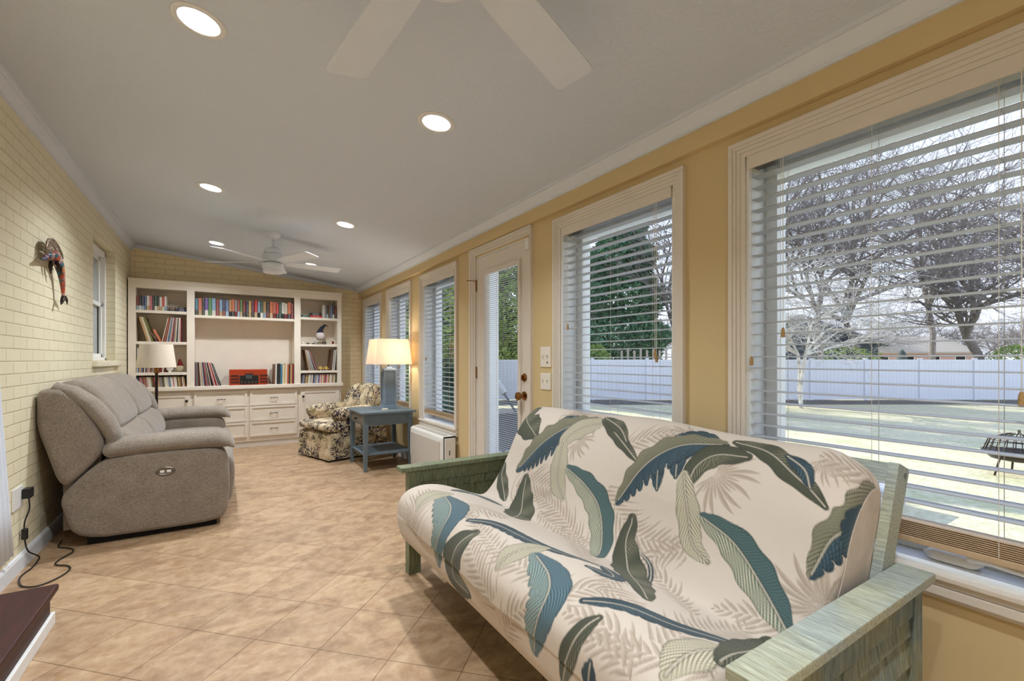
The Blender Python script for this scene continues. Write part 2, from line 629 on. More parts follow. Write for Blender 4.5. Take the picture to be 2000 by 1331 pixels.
# ------------------------------------------------------------------ windows on the right wall
def casing(y0, y1, z0, z1, wd, bottom=True):
    """stepped picture-frame casing with three ribs"""
    mb = MB()
    steps = [(0, .018, .024), (.018, .032, .020), (.032, .048, .015), (.048, wd, .011)]
    for a, b_, t in steps:
        mb.box(XR - t, XR + .002, y0 + a, y0 + b_, z0, z1 - b_)
        mb.box(XR - t, XR + .002, y1 - b_, y1 - a, z0, z1 - b_)
        mb.box(XR - t, XR + .002, y0 + a, y1 - a, z1 - b_, z1 - a)
    return mb

def make_window(idx, y0, y1, crank):
    wn = thing('window_%d' % idx, 'tall cased window number %s from the bookcase end of the room' % ['one', 'two', 'three', 'four', 'five'][idx - 1], 'window', (XR, (y0 + y1) / 2, ZB), kind='structure')
    part('window_casing', casing(y0, y1, ZB + .07, ZT, TW), M['trim'], wn, bevel=.0015)
    mb = MB()     # sill with apron steps
    mb.box(XR - .036, XR + .06, y0, y1, ZB + .062, ZB + .078)
    mb.box(XR - .020, XR + .01, y0, y1, ZB + .040, ZB + .062)
    mb.box(XR - .026, XR + .01, y0 + .004, y1 - .004, ZB + .012, ZB + .040)
    mb.box(XR - .016, XR + .01, y0 + .004, y1 - .004, ZB, ZB + .012)
    part('window_sill', mb, M['trim'], wn, bevel=.003)
    a, b_, z0, z1 = y0 + TW, y1 - TW, ZB + .075, ZT - TW
    mb = MB()     # jamb lining
    mb.box(XR, XR + .19, a, a + .012, z0, z1)
    mb.box(XR, XR + .19, b_ - .012, b_, z0, z1)
    mb.box(XR, XR + .19, a, b_, z1 - .012, z1)
    mb.box(XR, XR + .19, a, b_, z0, z0 + .012)
    part('jamb_lining', mb, M['vinyl'], wn)
    mb = MB()     # casement frame at the outside
    x0, x1 = XR + .12, XR + .19
    mb.box(x0, x1, a + .012, a + .062, z0 + .012, z1 - .012)
    mb.box(x0, x1, b_ - .062, b_ - .012, z0 + .012, z1 - .012)
    mb.box(x0, x1, a + .062, b_ - .062, z1 - .062, z1 - .012)
    mb.box(x0, x1, a + .062, b_ - .062, z0 + .012, z0 + .07)
    part('sash_frame', mb, M['vinyl'], wn, bevel=.004)
    part('glass_pane', MB().box(XR + .15, XR + .154, a + .06, b_ - .06, z0 + .065, z1 - .06), M['glass'], wn)
    if crank:
        yc = 0.40
        mb = MB()
        mb.loft([(XR + .045, z0 + .012), (XR + .10, z0 + .012), (XR + .095, z0 + .045), (XR + .06, z0 + .05)], yc, yc + .14, .03, 'Y', smooth=2)
        cr = part('crank_housing', mb, M['whiteplastic'], wn, smooth=True)
        mb = MB().tube([(XR + .06, yc + .03, z0 + .045), (XR + .045, yc - .02, z0 + .055), (XR + .04, yc - .10, z0 + .045), (XR + .038, yc - .13, z0 + .045)], [.012, .010, .006, .009], 10)
        part('crank_handle', mb, M['whiteplastic'], cr, smooth=True)
    return wn

BL = ['farthest window of the row, beside the bookcase corner', 'second window from the end wall, behind the table lamp',
      'window above the white heater', 'window beside the door and light switches', 'large near window behind the futon']
def make_blind(idx, y0, y1, stack, tassels, bead):
    a, b_ = y0 + TW + .014, y1 - TW - .014
    z1 = ZT - TW
    t = thing('window_blind', 'white slatted blind in the ' + BL[idx - 1], 'blind', (XR + .035, (a + b_) / 2, z1), group='white slatted window blinds')
    part('valance', MB().box(XR - .012, XR - .003, a - .006, b_ + .006, z1 - .055, z1 - .001).box(XR - .003, XR + .07, a - .004, a + .002, z1 - .055, z1 - .004).box(XR - .003, XR + .07, b_ - .002, b_ + .004, z1 - .055, z1 - .004), M['trim'], t, bevel=.002)
    part('headrail', MB().box(XR + .006, XR + .062, a + .004, b_ - .004, z1 - .045, z1 - .005), M['pewter'], t)
    zr = ZB + .16 + stack * .006
    zs = [z1 - .085 - .0465 * k for k in range(60) if z1 - .085 - .0465 * k > zr + .02]
    xa, xb = XR + .008, XR + .062
    mb = MB()
    for z in zs:
        n = 4          # slightly crowned slat
        vs, fs = [], []
        for k in range(n + 1):
            x = xa + (xb - xa) * k / n
            c = .0022 * (1 - (2 * k / n - 1) ** 2) + (.001 * (k / n))
            vs += [(x, a, z + c), (x, b_, z + c), (x, a, z + c - .0028), (x, b_, z + c - .0028)]
        for k in range(n):
            i = k * 4
            fs += [(i, i + 4, i + 5, i + 1), (i + 2, i + 3, i + 7, i + 6), (i, i + 2, i + 6, i + 4), (i + 1, i + 5, i + 7, i + 3)]
        fs += [(0, 1, 3, 2), (4 * n, 4 * n + 2, 4 * n + 3, 4 * n + 1)]
        mb.add(vs, fs)
    part('slats', mb, M['slat'], t)
    mb = MB()
    for k in range(stack):
        mb.box(xa, xb, a, b_, zr - .006 * k - .003, zr - .006 * k)
    part('stacked_slats', mb, M['stackslat'], t, label='gathered slats at the bottom, coloured tan as if backlit')
    zb = zr - .006 * stack
    part('bottom_rail', MB().box(xa, xb, a, b_, zb - .020, zb), M['stackslat'], t, bevel=.003)
    mb = MB()
    for yy in (a + .12, (a + b_) / 2, b_ - .12):
        for xx in (xa - .002, xb + .002):
            mb.tube([(xx, yy, z1 - .04), (xx, yy, zb)], .0009, 4)
        for z in zs:
            mb.tube([(xa - .002, yy, z - .001), (xb + .002, yy, z - .003)], .0006, 3, cap=False)
    part('ladder_cords', mb, M['cord'], t)
    for (yy, zl, dark) in tassels:
        c = part('pull_cord', MB().tube([(XR - .014, yy, z1 - .05), (XR - .013, yy, zl)], .0014, 5), M['cord'], t)
        part('tassel', MB().lathe([(.003, 0), (.006, -.008), (.0075, -.02), (.007, -.032), (.009, -.036), (.004, -.038)], (XR - .013, yy, zl), 12), M['tassel'], c, smooth=True)
    return t

STK = [5, 8, 5, 6, 8]
TAS = [[(6.35, 1.45, 0)], [(5.80, 1.22, 0)], [(3.98, 1.32, 0), (4.60, 1.2, 0)], [(2.24, 1.40, 0), (1.555, 1.225, 0), (1.545, 1.20, 0)], [(1.06, 1.19, 0), (0.935, 1.30, 0), (0.31, 1.09, 0), (0.295, 1.04, 0)]]
for i, (_, a, b_) in enumerate(OPEN):
    make_window(i + 1, a, b_, i == 4)
    make_blind(i + 1, a, b_, STK[i], TAS[i], None)

# exterior skin of the window wall
mb = MB()
y = YF - .2
for (a, b_, z0, z1) in holes:
    mb.box(XR + .2, XR + .22, y, a, -.7, 2.5)
    mb.box(XR + .2, XR + .22, a, b_, z1, 2.5)
    mb.box(XR + .2, XR + .22, a, b_, -.7, z0 - .02)
    y = b_
mb.box(XR + .2, XR + .22, y, YB + .3, -.7, 2.5)
solo('trim_outside', mb, M['vinyl'], 'white siding on the outside of the window wall', 'siding', kind='structure')

# ------------------------------------------------------------------ door
dr = thing('door_1', 'white full-light glazed back door with brass knob', 'door', (XR, 3.07, 0), kind='structure')
mb = MB()
for a, b_, t in [(0, .02, .024), (.02, .043, .018), (.043, .062, .012)]:
    if True:
        mb.box(XR - t, XR + .002, DOOR[1] - b_ * 1.5, DOOR[1] - a * 1.5, 0, 2.122 - b_)
        mb.box(XR - t, XR + .002, DOOR[0] + a * .5, DOOR[0] + b_ * .5, 0, 2.122 - b_)
        mb.box(XR - t, XR + .002, DOOR[0] + a * .5, DOOR[1] - a * 1.5, 2.122 - b_, 2.122 - a)
part('door_casing', mb, M['trim'], dr, bevel=.0015)
mb = MB()
mb.box(XR, XR + .19, 2.664, 2.674, 0, 2.045)
mb.box(XR, XR + .19, 3.47, 3.48, 0, 2.045)
mb.box(XR, XR + .19, 2.664, 3.48, 2.037, 2.045)
part('door_jamb', mb, M['vinyl'], dr)
x0, x1 = XR + .002, XR + .046
y0, y1 = 2.678, 3.466
ga, gb, gz0, gz1 = 2.815, 3.335, .25, 1.885      # glazed opening
mb = MB()
mb.box(x0, x1, y0, ga, .012, 2.034)
mb.box(x0, x1, gb, y1, .012, 2.034)
mb.box(x0, x1, ga, gb, gz1, 2.034)
mb.box(x0, x1, ga, gb, .012, gz0)
leaf = part('door_leaf', mb, M['trim'], dr)
mb = MB()
for (p, q, r_, s_) in [(ga - .03, ga + .006, gz0 - .03, gz1 + .03), (gb - .006, gb + .03, gz0 - .03, gz1 + .03), (ga, gb, gz1 - .006, gz1 + .03), (ga, gb, gz0 - .03, gz0 + .006)]:
    mb.box(x0 - .012, x0, p, q, r_, s_)
part('glazing_bead', mb, M['trim'], leaf, bevel=.003)
part('door_glass', MB().box(x1 - .012, x1 - .006, ga, gb, gz0, gz1), M['glass'], leaf)
mb = MB()
z = gz1 - .02
while z > gz0 + .02:
    mb.box(x0 + .016, x0 + .030, ga + .004, gb - .004, z, z + .0008)
    z -= .0165
part('enclosed_mini_blind', mb, M['slat'], leaf)
part('blind_slider', MB().box(x0 - .017, x0 - .012, ga - .026, ga - .016, 1.15, gz1 + .02).box(x0 - .024, x0 - .012, ga - .03, ga - .012, 1.74, 1.79), M['trim'], leaf, bevel=.002)
part('deadbolt', MB().lathe([(.030, 0), (.030, -.006), (.024, -.014), (.008, -.016)], (x0, 2.745, 1.045), 24, 'X').obox((x0 - .022, 2.745, 1.045), (.014, .008, .034), Matrix.Identity(3)), M['brass'], dr, smooth=True)
kb = part('door_knob', MB().lathe([(.032, 0), (.032, -.006), (.012, -.012), (.012, -.032), (.024, -.04), (.030, -.052), (.028, -.066), (.016, -.074)], (x0, 2.745, .913), 28, 'X'), M['brass'], dr, smooth=True)
for z in (1.80, 1.06, .30):
    part('door_hinge', MB().tube([(XR - .006, 3.474, z - .045), (XR - .006, 3.474, z + .045)], .006, 10).tube([(XR - .006, 3.474, z + .045), (XR - .006, 3.474, z + .052)], .0075, 10), M['brass'], dr, smooth=True)
part('hinge_hook', MB().tube([(XR - .01, 3.474, 1.845), (XR - .05, 3.50, 1.850), (XR - .075, 3.52, 1.850)], .0035, 6), M['brass'], dr)
part('threshold', MB().box(XR, XR + .2, 2.674, 3.47, 0, .012), M['pewter'], dr)
part('door_sensor', MB().box(XR - .028, XR, 2.655, 2.700, 1.955, 2.035), M['whiteplastic'], dr, bevel=.004)

# ------------------------------------------------------------------ switches, outlet
def switch(y0, y1, z0, z1, label, extra):
    t = thing('light_switch', label, 'switch', (XR, (y0 + y1) / 2, z0), group='ivory light switch plates beside the door')
    part('cover_plate', MB().box(XR - .007, XR, y0, y1, z0, z1), M['plate'], t, bevel=.003)
    ym, zm = (y0 + y1) / 2, (z0 + z1) / 2
    for s_ in (-.023, .023):
        part('toggle', MB().box(XR - .010, XR - .006, ym + s_ - .006, ym + s_ + .006, zm - .013, zm + .013).obox((XR - .014, ym + s_, zm + .006), (.016, .006, .009), Matrix.Rotation(.5, 3, 'Y')), M['trim'], t, bevel=.001)
    if extra:
        part('dimmer_slide', MB().box(XR - .011, XR - .006, ym - .026, ym - .019, zm - .045, zm - .03), M['pewter'], t)
    return t
switch(2.424, 2.54, 1.125, 1.262, 'ivory double switch plate with a small slide, the upper one beside the door', True)
switch(2.424, 2.54, .973, 1.085, 'ivory double switch plate, the lower one beside the door', False)

# ------------------------------------------------------------------ left window
wn = thing('window_6', 'white double-hung window recessed in the brick wall', 'window', (XL, 5.87, lw[2]), kind='structure')
xo = XL - .075
mb = MB()
for (a, b_, c, d) in [(lw[0], lw[0] + .05, lw[2], lw[3] - .03), (lw[1] - .05, lw[1], lw[2], lw[3] - .03), (lw[0], lw[1], lw[3] - .08, lw[3] - .03)]:
    mb.box(xo - .05, xo, a, b_, c, d)
mb.box(xo - .05, xo, lw[0], lw[1], lw[2], lw[2] + .03)
part('window_frame', mb, M['white'], wn, bevel=.004)
mb = MB()
zm = 1.74
for z0, z1, xx in [(zm - .02, lw[3] - .08, xo - .04), (lw[2] + .03, zm + .02, xo - .025)]:
    mb.box(xx - .02, xx, lw[0] + .05, lw[0] + .09, z0, z1)
    mb.box(xx - .02, xx, lw[1] - .09, lw[1] - .05, z0, z1)
    mb.box(xx - .02, xx, lw[0] + .05, lw[1] - .05, z0, z0 + .04)
    mb.box(xx - .02, xx, lw[0] + .05, lw[1] - .05, z1 - .04, z1)
part('sash_frame', mb, M['white'], wn, bevel=.003)
part('glass_pane', MB().box(xo - .052, xo - .05, lw[0] + .05, lw[1] - .05, lw[2] + .03, lw[3] - .05), M['glass'], wn)
part('window_shade', MB().box(xo - .060, xo - .055, lw[0], lw[1], lw[2], lw[3]), plain('grey_inner_shade', rgb(190, 188, 186), .8), wn)
mb = MB()
y = lw[0] - .03
while y < lw[1] + .06:
    mb.box(XL - .12, XL + .035, y, y + .062, lw[2] - .055, lw[2] - .001)
    y += .068
part('window_sill', mb, plain('cream_sill_brick', rgb(232, 222, 196), .6, bump=.2), wn, bevel=.006)
mb = MB()
y = lw[0]
part('wall_behind', MB().box(XL - .24, XL - .2, lw[0] - .1, lw[1] + .1, lw[2] - .1, lw[3] + .1), M['white'], wn)

# ------------------------------------------------------------------ recessed downlights (real lamps)
SL = math.atan(0.1227)
RT = Matrix.Rotation(SL, 4, 'Y')
M['lens'] = emit('lamp_lens', (1.0, 0.97, 0.93, 1), 7.0)
M['reflector'] = plain('white_reflector', rgb(128, 127, 126), .5, var=.01)
LPOS = [(-.075, 2.18), (.925, 2.18), (-.07, 4.24), (.935, 4.26), (-.05, 6.22), (.965, 6.28), (-.075, .12), (.925, .12), (-.075, -1.9), (.925, -1.9)]
cut = MB()
for (x, y) in LPOS:
    c = Matrix.Translation((x, y, zc(x))) @ RT
    tmp = MB().lathe([(.068, -.02), (.068, .095)], n=32)
    tmp.xf(c)
    cut.add(tmp.v, tmp.f)
cutter = bpy.data.objects.new('cutter', cut.mesh('cutter'))
COL.objects.link(cutter)
md = ceil.modifiers.new('holes', 'BOOLEAN')
md.object = cutter
md.solver = 'EXACT'
bpy.context.view_layer.update()
dg = bpy.context.evaluated_depsgraph_get()
newme = bpy.data.meshes.new_from_object(ceil.evaluated_get(dg))
ceil.modifiers.clear()
ceil.data = newme
bpy.data.objects.remove(cutter)

def downlight(x, y, label):
    t = thing('recessed_light', label, 'ceiling light', (x, y, zc(x)), group='round recessed ceiling lights')
    t.rotation_euler = (0, SL, 0)
    mb = MB().lathe([(.066, .0), (.066, -.004), (.092, -.003), (.095, 0.0), (.066, .0)], n=40, cap=False)
    part('trim_ring', mb, M['white'], t, smooth='all', local=True)
    mb = MB().lathe([(.0665, 0.0), (.062, .02), (.05, .05)], n=40, cap=False)
    part('reflector', mb, M['reflector'], t, smooth='all', local=True)
    part('lamp_lens', MB().lathe([(.05, .048), (.049, .052), (.001, .052)], n=32), M['lens'], t, local=True)
    ld = bpy.data.lights.new('downlight_bulb', 'AREA')
    ld.shape = 'DISK'
    ld.size = .085
    ld.energy = LAMP_W
    ld.color = (.88, .945, 1.0)
    ld.spread = math.radians(168)
    lo = bpy.data.objects.new('downlight_bulb', ld)
    COL.objects.link(lo)
    lo.parent = t
    lo.location = (0, 0, .044)
    return t
LL = ['recessed ceiling light nearest the camera on the brick wall side', 'recessed ceiling light in front of the near fan blades, on the window side',
      'recessed ceiling light halfway down the room, on the brick wall side', 'recessed ceiling light halfway down the room, nearer the windows',
      'recessed ceiling light beside the far fan, on the brick wall side', 'recessed ceiling light behind the far fan blades',
      'recessed ceiling light above the camera', 'recessed ceiling light above the futon end', 'recessed ceiling light behind the camera by the brick wall', 'recessed ceiling light behind the camera by the windows']
for (x, y), lb in zip(LPOS, LL):
    downlight(x, y, lb)

# ------------------------------------------------------------------ ceiling fans
def make_fan(x, y, zb, r, ang0, label, drop):
    t = thing('ceiling_fan', label, 'ceiling fan', (x, y, zc(x)), group='white five-bladed ceiling fans')
    zt = zc(x)
    part('canopy', MB().lathe([(.070, .012), (.070, -.02), (.060, -.045), (.030, -.062), (.016, -.066)], (x, y, zt), 32), M['fanwhite'], t, smooth=True)
    part('downrod', MB().tube([(x, y, zt - .06), (x, y, zb + .14)], .012, 16), M['fanwhite'], t, smooth=True)
    part('motor_housing', MB().lathe([(.025, .16), (.055, .145), (.078, .13), (.082, .095), (.076, .09), (.095, .08), (.100, .03), (.094, .01), (.06, .0), (.06, -.01), (.04, -.012)], (x, y, zb), 40), M['fanwhite'], t, smooth=True)
    lk = part('light_kit', MB().lathe([(.05, -.008), (.096, -.012), (.098, -.05), (.094, -.062), (.088, -.066)], (x, y, zb), 40), M['fanwhite'], t, smooth=True)
    part('light_lens', MB().lathe([(.088, -.064), (.088, -.098), (.076, -.106), (.02, -.108)], (x, y, zb), 40), plain('frosted_lens', rgb(228, 228, 236), .4), lk, smooth=True)
    for k in range(5):
        a = math.radians(ang0 + 72 * k)
        R = Matrix.Translation((x, y, zb)) @ Matrix.Rotation(a, 4, 'Z') @ Matrix.Rotation(math.radians(-11), 4, 'X')
        vs, fs = [], []
        st = [(.12, .052), (.2, .06), (.3, .066), (.42, .070), (.55, .073), (r - .03, .075), (r - .008, .071), (r, .058)]
        for (d, hw) in st:
            vs += [(d, -hw, 0), (d, hw * .9, 0), (d, hw * .9, .006), (d, -hw, .006)]
        for i in range(len(st) - 1):
            for q in range(4):
                fs.append((i * 4 + q, i * 4 + (q + 1) % 4, i * 4 + 4 + (q + 1) % 4, i * 4 + 4 + q))
        fs += [(0, 3, 2, 1), tuple(len(vs) - 4 + q for q in range(4))]
        bl = part('fan_blade', MB().add(vs, fs).xf(R), M['fanwhite'], t, bevel=.001)
        part('blade_bracket', MB().box(.05, .16, -.02, .02, .006, .011).xf(R), M['fanwhite'], bl, bevel=.002)
    return t
make_fan(.435, 5.17, 2.145, .66, 7, 'white ceiling fan hanging near the bookcase end of the room', 0)
make_fan(.435, .98, 2.17, .69, 24, 'white ceiling fan overhead with only two blades in the picture', 0)

# ------------------------------------------------------------------ bookcase wall unit
YFc = 7.05          # face plane
UX0, UX1 = -.942, 1.49
COLS = [(-.87, -.37), (-.29, .86), (.94, 1.434)]
bc = thing('built_in_bookcase', 'cream built-in bookcase with three open bays on the end wall', 'bookcase', (.27, 7.2, .835))
ZTOP = 2.134
mb = MB()
zt_open = 2.04
mb.box(UX0, COLS[0][0], YFc, YFc + .02, .835, ZTOP)
mb.box(COLS[0][1], COLS[1][0], YFc, YFc + .02, .835, ZTOP)
mb.box(COLS[1][1], COLS[2][0], YFc, YFc + .02, .835, ZTOP)
mb.box(COLS[2][1], UX1, YFc, YFc + .02, .835, ZTOP)
for a, b_ in COLS:
    mb.box(a, b_, YFc, YFc + .02, zt_open, ZTOP)
part('face_frame', mb, M['cabinet'], bc)
part('cornice', MB().box(UX0, UX1 + .012, YFc - .012, YB - .002, ZTOP - .001, ZTOP + .018).box(UX0, UX1 + .006, YFc - .006, YFc, ZTOP - .03, ZTOP), M['cabinet'], bc, bevel=.003)
for xx in (UX0, COLS[0][0] - .018, COLS[0][1], COLS[1][0] - .018, COLS[1][1], COLS[2][0] - .018, COLS[2][1], UX1 - .018):
    part('upright_panel', MB().box(xx, xx + .018, YFc + .02, YB - .004, .835, ZTOP), M['cabinet'], bc)
part('back_panel', MB().box(UX0, UX1, YB - .012, YB - .002, .835, ZTOP), M['cabinet'], bc)
part('top_panel', MB().box(UX0, UX1, YFc + .02, YB - .004, zt_open, zt_open + .015), M['cabinet'], bc)
SH = {0: (1.774, 1.393, 1.015), 1: (1.740,), 2: (1.774, 1.393, 1.015)}
for ci, zs in SH.items():
    for z in zs:
        part('shelf', MB().box(COLS[ci][0] + .0005, COLS[ci][1] - .0005, YFc + .004, YB - .013, z - .034, z), M['cabinet'], bc, bevel=.002)
solo('countertop', MB().box(XL + .002, UX1 + .02, YFc - .03, YB - .002, .785, .833), M['cabinet'], 'cream counter ledge running between the drawers and the open shelves', 'countertop', bevel=.006, seg=3)

def panel_front(mb, x0, x1, z0, z1, y, fw=.028):
    """raised-edge front with a recessed centre panel"""
    mb.box(x0, x0 + fw, y - .018, y, z0, z1)
    mb.box(x1 - fw, x1, y - .018, y, z0, z1)
    mb.box(x0 + fw, x1 - fw, y - .018, y, z1 - fw, z1)
    mb.box(x0 + fw, x1 - fw, y - .018, y, z0, z0 + fw)
    mb.box(x0 + fw, x1 - fw, y - .009, y, z0 + fw, z1 - fw)
    return mb

YL = 7.07           # front of the base cabinets' carcases
def base_cab(x0, x1, label, name='base_cabinet'):
    t = thing(name, label, 'cabinet', ((x0 + x1) / 2, 7.2, 0))
    part('carcase', MB().box(x0 + .001, x1 - .001, YL, YB - .004, .078, .784), M['cabinet'], t)
    part('plinth', MB().box(x0 + .001, x1 - .001, YL + .012, YL + .03, .0, .078), M['trim'], t)
    return t
c1 = base_cab(XL + .003, -.311, 'cream base cabinet with one door, at the brick wall end of the wall unit')
d = part('door', panel_front(MB(), -.90, -.335, .135, .755, YL, .055), M['cabinet'], c1, bevel=.002)
part('knob', MB().lathe([(.008, 0), (.007, -.012), (.016, -.018), (.017, -.026), (.008, -.032)], (-.372, YL - .018, .652), 16, 'Y'), M['iron'], d, smooth=True)
c2 = base_cab(-.311, .915, 'cream base cabinet with six wide drawers in the middle of the wall unit', 'drawer_cabinet')
for (x0, x1) in ((-.295, .288), (.318, .895)):
    for (z0, z1) in ((.553, .758), (.345, .545), (.137, .337)):
        d = part('drawer', panel_front(MB(), x0, x1, z0, z1, YL), M['cabinet'], c2, bevel=.002)
        xm, zm = (x0 + x1) / 2, (z0 + z1) / 2
        part('handle', MB().tube([(xm - .042, YL - .012, zm), (xm - .04, YL - .036, zm), (xm - .02, YL - .040, zm - .003), (xm, YL - .038, zm + .002), (xm + .02, YL - .040, zm - .003), (xm + .04, YL - .036, zm), (xm + .042, YL - .012, zm)], [.006, .005, .004, .006, .004, .005, .006], 8), M['pewter'], d, smooth=True)
c3 = base_cab(.915, UX1, 'cream base cabinet with one door, behind the patterned armchair')
d = part('door', panel_front(MB(), .94, 1.462, .135, .755, YL, .055), M['cabinet'], c3, bevel=.002)
part('knob', MB().lathe([(.008, 0), (.007, -.012), (.016, -.018), (.017, -.026), (.008, -.032)], (.972, YL - .018, .652), 16, 'Y'), M['iron'], d, smooth=True)

# ------------------------------------------------------------------ books, records and discs
ORD = ['first', 'second', 'third', 'fourth', 'fifth', 'sixth', 'seventh', 'eighth', 'ninth', 'tenth', 'eleventh', 'twelfth', 'thirteenth', 'fourteenth', 'fifteenth', 'sixteenth', 'seventeenth', 'eighteenth', 'nineteenth', 'twentieth']
def ordw(i):
    if i < 20:
        return ORD[i]
    tens = {2: 'twenty', 3: 'thirty', 4: 'forty', 5: 'fifty', 6: 'sixty'}[(i + 1) // 10]
    r = (i + 1) % 10
    return (tens[:-1] + 'ieth') if r == 0 else tens + '-' + ORD[r - 1]

def book_mat(c, band, txt_on=True):
    key = ('bk', c, band, txt_on)
    if key in M:
        return M[key]
    m = NT('book_cloth')
    tcn = m.n('TexCoord')
    sp = m.n('SeparateXYZ')
    m.l(tcn.outputs['Generated'], sp.inputs[0])
    nz = m.n('TexNoise')
    nz.inputs['Scale'].default_value = 7
    mp = m.n('Mapping')
    mp.inputs['Scale'].default_value = (1.2, .2, 3.5)
    mp.inputs['Location'].default_value = (random.random() * 9, 0, random.random() * 9)
    m.l(tcn.outputs['Generated'], mp.inputs[0])
    m.l(mp.outputs[0], nz.inputs['Vector'])
    txt = m.ramp(nz.outputs['Fac'], [(0.54, (0, 0, 0, 1)), (0.56, (1, 1, 1, 1))])
    mask = m.ramp(sp.outputs['X'], [(0.2, (0, 0, 0, 1)), (0.22, (1, 1, 1, 1)), (0.78, (1, 1, 1, 1)), (0.8, (0, 0, 0, 1))])
    bl = m.ramp(sp.outputs['Z'], [(0.30, band), (0.31, rgb(*c))])
    lite = (0.75, 0.70, 0.6, 1) if sum(c) < 420 else (0.05, 0.05, 0.06, 1)
    amt = m.mix(1.0, m.mix(1.0, txt, mask, 'MULTIPLY'), (.6, .6, .6, 1) if txt_on else (.12, .12, .12, 1), 'MULTIPLY')
    m.color(m.mix(amt, bl, lite))
    m.rough(.5)
    M[key] = m.m
    return m.m
M['pages'] = plain('book_pages', rgb(226, 216, 196), .9, scale=60)

def book(x, th, h, dep, c, z, y0, label, group, lean=0.0, name='book', cat='book', band=None, txt=True):
    """upright book; x = left edge at the shelf, lean in radians (positive leans right)"""
    t = thing(name, label, cat, (x + th / 2, y0 + dep / 2, z), group=group)
    mb = MB()
    cv = .0022
    mb.box(-th / 2, -th / 2 + cv, -dep / 2, dep / 2, 0, h)
    mb.box(th / 2 - cv, th / 2, -dep / 2, dep / 2, 0, h)
    mb.box(-th / 2 + cv, th / 2 - cv, -dep / 2, -dep / 2 + .003, 0, h)
    R = Matrix.Rotation(lean, 4, 'Y')
    part('cover', mb.xf(R), book_mat(c, rgb(*band) if band and txt else rgb(*c), txt), t, local=True)
    part('pages', MB().box(-th / 2 + cv, th / 2 - cv, -dep / 2 + .003, dep / 2 - .004, .003, h - .003).xf(R), M['pages'], t, local=True)
    if lean:
        dz = th / 2 * abs(math.sin(lean))
        t.location.z = z + dz
    return t

CN = {'teal': (64, 120, 140), 'brick red': (150, 58, 44), 'black': (24, 24, 26), 'violet': (92, 66, 140), 'green': (70, 120, 60), 'pale blue': (140, 172, 196),
      'dark red': (120, 24, 28), 'navy': (30, 34, 74), 'slate blue': (84, 108, 150), 'tan': (190, 150, 104), 'orange': (196, 96, 48), 'white': (222, 216, 206),
      'cream': (214, 204, 182), 'grey': (150, 148, 146), 'plum': (96, 34, 72), 'bright red': (190, 34, 38), 'dark green': (24, 74, 60), 'olive': (110, 108, 60),
      'pink': (206, 120, 130), 'yellow': (208, 180, 110), 'brown': (104, 66, 42), 'salmon': (206, 120, 96)}
BANDS = [(220, 214, 200), (30, 28, 30), (190, 160, 120), None, None, (120, 30, 30), (150, 170, 190)]

def row(cols, x0, x1, z, where, group, h=(.185, .215), dep=.15, lean=0.0, name='book', cat='book', kindw='book', y0=7.073, hs=None):
    n = len(cols)
    ws = [random.uniform(.8, 1.2) for _ in cols]
    tot = sum(ws)
    def LN(i):
        return lean(i / max(1, n - 1)) if callable(lean) else lean
    hr = hs or h[1]
    x = x0 + hr * math.sin(LN(0))          # the tops are packed, the feet spread out
    span = (x1 - x0) - hr * (math.sin(LN(0)) - math.sin(LN(n - 1)))
    for i, cn in enumerate(cols):
        th = span * ws[i] / tot
        hh = hs if hs else random.uniform(*h)
        lb = '%s %s, %s from left %s' % (cn, kindw, ordw(i), where)
        bnd = BANDS[random.randrange(len(BANDS))]
        ln = LN(i)
        book(x - hr * math.sin(ln), th * .90, hh, dep, CN[cn], z, y0 + random.uniform(0, .010), lb, group, ln, name, cat, bnd, txt=(kindw == 'book' and hr < .25))
        x += th

row(['dark red', 'black', 'navy', 'slate blue', 'white', 'pink', 'black', 'dark green', 'black', 'white', 'bright red', 'white'], -.865, -.575, 1.774,
    'on the top shelf beside the brick wall', 'hardbacks on the top shelf nearest the brick wall', h=(.165, .185))
for i, (xa, xb, zz, cn, tx) in enumerate([(-.56, -.475, 0, 'black', 'lower book in the left flat pair'), (-.555, -.48, 1, 'brown', 'upper book in the left flat pair'), (-.47, -.38, 0, 'navy', 'lower book in the right flat pair'), (-.468, -.385, 1, 'black', 'upper book in the right flat pair')]):
    t = thing('book', 'small %s book lying flat, %s beside the top-shelf hardbacks' % (cn, tx), 'book', ((xa + xb) / 2, 7.13, 1.774 + zz * .028), group='small books lying flat on the top shelf')
    dx = (xb - xa) / 2
    part('cover', MB().box(-dx, dx, -.06, .06, 0, .003).box(-dx, dx, -.06, .06, .024, .027).box(-dx, dx, -.06, -.057, .003, .024), book_mat(CN[cn], rgb(*CN[cn])), t, local=True)
    part('pages', MB().box(-dx + .003, dx - .003, -.057, .057, .003, .024), M['pages'], t, local=True)

row(['teal', 'salmon', 'black', 'violet', 'green', 'pale blue', 'dark red', 'pale blue', 'navy', 'slate blue', 'tan', 'orange', 'grey', 'brick red', 'green', 'dark red', 'navy', 'yellow',
     'plum', 'bright red', 'pale blue', 'dark green', 'tan', 'black', 'orange', 'salmon', 'bright red', 'dark green', 'white', 'cream', 'orange', 'dark red'], -.285, .852, 1.740,
    'on the long top shelf', 'hardback novels on the long top shelf', h=(.212, .236))

